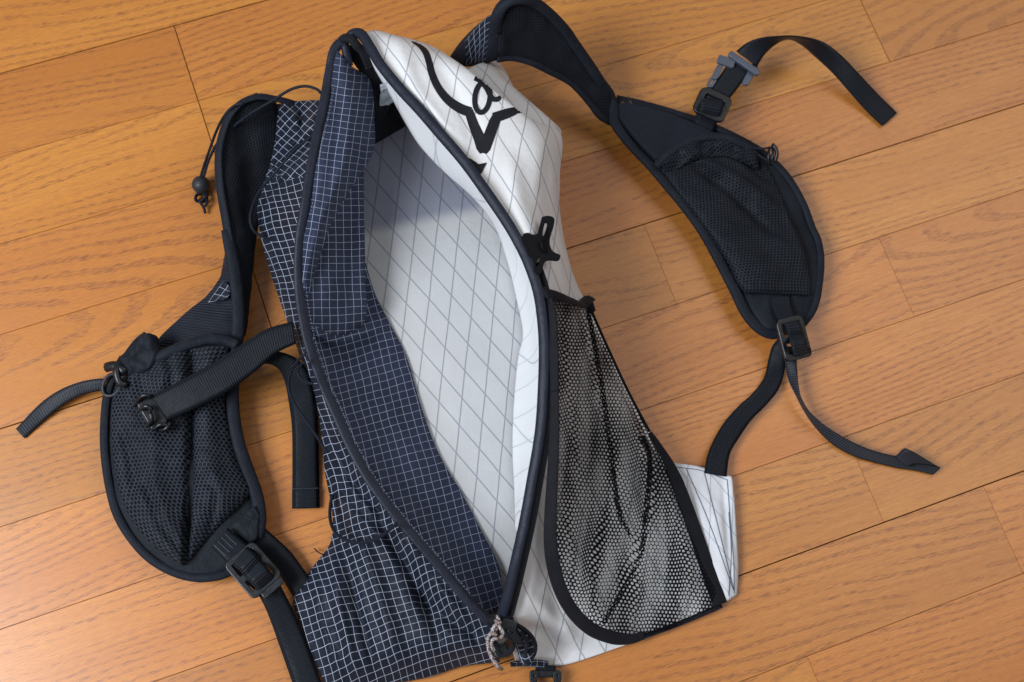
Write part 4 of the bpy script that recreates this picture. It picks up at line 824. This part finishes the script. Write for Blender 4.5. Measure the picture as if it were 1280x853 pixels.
# ---------------------------------------------------------------- cords
dc = tube('draw_cord', q('Z1', [(745, 180, 9), (728, 150, 9.5), (700, 125, 9.6), (640, 112, 9.4), (570, 130, 9), (490, 180, 8.2), (380, 245, 7), (290, 312, 5.6), (210, 392, 4), (165, 480, 2.6), (140, 560, 1.4), (128, 600, 1)]), .12, 'cord', bag); dc['label'] = 'thin black elastic drawcord'
tube('draw_cord', q('Z1', [(340, 200, 7), (300, 205, 6.8), (250, 250, 6), (205, 330, 4.6), (168, 430, 3), (140, 510, 1.8), (122, 575, 1), (122, 600, 1)]), .12, 'cord', bag)
bd = ball('cord_bead', at(220 + 125 / 4, 80 + 605 / 4, .009), .0076, 'rubber', bag); bd['label'] = 'round matt black bead on the drawcord'
kc = at(220 + 125 / 4, 80 + 668 / 4, .006)
kn = tube('cord_knot', [kc + np.array([math.cos(a) * .0048 + .0008 * math.sin(2.3 * a), math.sin(a) * .0036, .0022 * math.sin(a * 1.5)]) for a in np.linspace(0, 15, 46)], .11, 'cord', bd, world=True, n=160)
tube('cord_end', q('Z1', [(112, 680, .7), (130, 705, .6), (140, 722, .5), (146, 748, .4)]), .12, 'cord', bd)
tube('cord_end', q('Z1', [(150, 655, .7), (155, 690, .7), (145, 715, .6)]), .12, 'cord', bd)
tube('side_cord', q('Z1', [(700, 345, 9.8), (640, 392, 9), (580, 445, 8), (500, 540, 7.2), (430, 620, 6), (395, 680, 4.8), (375, 740, 4), (372, 790, 3.6), (390, 835, 3.4), (440, 868, 4), (520, 890, 5.4), (590, 900, 7)]), .12, 'cord', bag)
tube('side_cord', q('W7', [(75, 465, 9.2), (45, 490, 8.4), (15, 535, 6), (2, 600, 5), (20, 660, 5), (55, 715, 5.4), (95, 770, 5.8), (140, 840, 6.6), (160, 870, 8)]), .11, 'cord', bag)
tube('side_cord', q('W7', [(70, 500, 8.5), (45, 520, 7.6), (42, 555, 7), (70, 580, 7.6), (100, 590, 9)]), .10, 'cord', bag)
tube('side_cord', q('W3', [(612, 120, 2.2), (603, 160, 2.2), (602, 215, 2.6), (618, 262, 3.2), (655, 294, 4), (710, 308, 4.8), (770, 298, 5.8), (820, 270, 6.8), (862, 232, 8)]), .13, 'cord', bag)
tube('side_cord', q('W3', [(540, 330, .4), (555, 345, .6), (575, 355, 1)]), .05, 'cord', bag)

# ---------------------------------------------------------------- zip end: pulls, garage tab
pull = plate('zip_slider', [rrect(-5, -6, 5, 6, 2)], 5, 'plastic', bag, (540 + 318 / 3.372, 600 + 628 / 3.372, 5.4), ang=15, bevel=1.4)
plate('zip_slider', [rrect(-4.5, -5, 4.5, 5, 2)], 5, 'plastic', bag, (540 + 285 / 3.372, 600 + 712 / 3.372, 4.2), ang=-30, bevel=1.4)
plate('slider_tab', [rrect(-2.4, -6, 2.4, 6, 2), rrect(-1, -4, 1, -1, .8)], 2, 'plastic', pull, (540 + 345 / 3.372, 600 + 655 / 3.372, 5.9), ang=-35, tiltx=20, bevel=.5)
plate('slider_tab', [rrect(-2.2, -5, 2.2, 5, 2)], 2, 'plastic', pull, (540 + 302 / 3.372, 600 + 668 / 3.372, 5.6), ang=50, tiltx=-15, bevel=.5)
tube('zip_pull_loop', q('W4', [(275, 575, 5.6), (283, 600, 6), (270, 630, 6), (250, 645, 5.6), (236, 668, 5.2), (236, 700, 4.8), (246, 735, 4.4), (262, 765, 4.1), (285, 797, 3.6)]), .15, 'reflcord', pull)
tube('zip_pull_loop', q('W4', [(268, 590, 6), (288, 625, 6.2), (300, 650, 5.8), (282, 672, 5.6), (262, 668, 5.6), (250, 690, 5.2), (262, 720, 5)]), .14, 'reflcord', pull)
tube('zip_pull_loop', q('W4', [(290, 600, 6.1), (265, 615, 6.3), (255, 640, 6.1), (272, 655, 6)]), .14, 'reflcord', pull)
tube('zip_pull_loop', q('W4', [(262, 762, 4.3), (278, 785, 4.1), (294, 798, 3.6)]), .15, 'reflcord', pull)
tube('zip_pull_wrap', q('W4', [(300, 640, 5.8), (330, 665, 5.6), (342, 700, 5), (325, 728, 4.6), (300, 738, 4.4), (275, 728, 4.5)]), .2, 'black', pull)
tube('zip_pull_wrap', q('W4', [(350, 640, 5.6), (385, 655, 5.4), (400, 690, 4.9), (392, 735, 4.1)]), .14, 'black', pull)
pad('zip_garage', q('W4', [(318, 610, 5), (335, 660, 4.6), (355, 710, 4), (372, 768, 3.2)]), q('W4', [(345, 608, 5), (410, 645, 4.4), (436, 695, 3.8), (425, 745, 3)]), .5, 'grid', bag, nu=18, nv=26, nz=(60, .008))
tube('garage_edge', q('W4', [(325, 605, 5.3), (350, 608, 5.3), (395, 635, 5), (425, 668, 4.6), (436, 700, 4.1), (428, 740, 3.4), (405, 758, 3)]), .16, 'black', bag)
tube('zip_end_tuck', q('W4', [(215, 570, 5), (240, 590, 5), (275, 590, 5.2), (310, 585, 5.2), (330, 600, 5)]), .42, 'black', bag, ry=.3)
pad('bottom_checked_tab', q('W4', [(330, 760, 2.6), (380, 760, 2.3), (440, 755, 1.8), (490, 762, 1.4)]), q('W4', [(330, 785, 2), (380, 782, 1.6), (440, 785, 1.2), (486, 786, .9)]), .15, 'grid', bag, p=8)
tab = pad('bottom_webbing', q('W4', [(436, 780, .9), (434, 830, .7)]), q('W4', [(522, 782, .9), (520, 832, .7)]), .15, 'web', bag, p=8, nv=10)
plate('bottom_buckle', [rrect(-11, -7, 11, 7, 2), rrect(-7.5, -4, 7.5, 3, 1.5), ], 4.5, 'plastic', bag, (540 + 478 / 3.372, 600 + 850 / 3.372, .8), ang=2, bevel=1)
for dx in (-9.5, 9.5): plate('buckle_lug', [rrect(-2.6, -4, 2.6, 4, 2), rrect(-1, -1.5, 1, 1.2, .8)], 5, 'plastic', bag, (540 + 478 / 3.372 + dx * 1.55, 600 + 828 / 3.372, 1.0), ang=2, bevel=.6)

print('objects', len(bpy.data.objects))
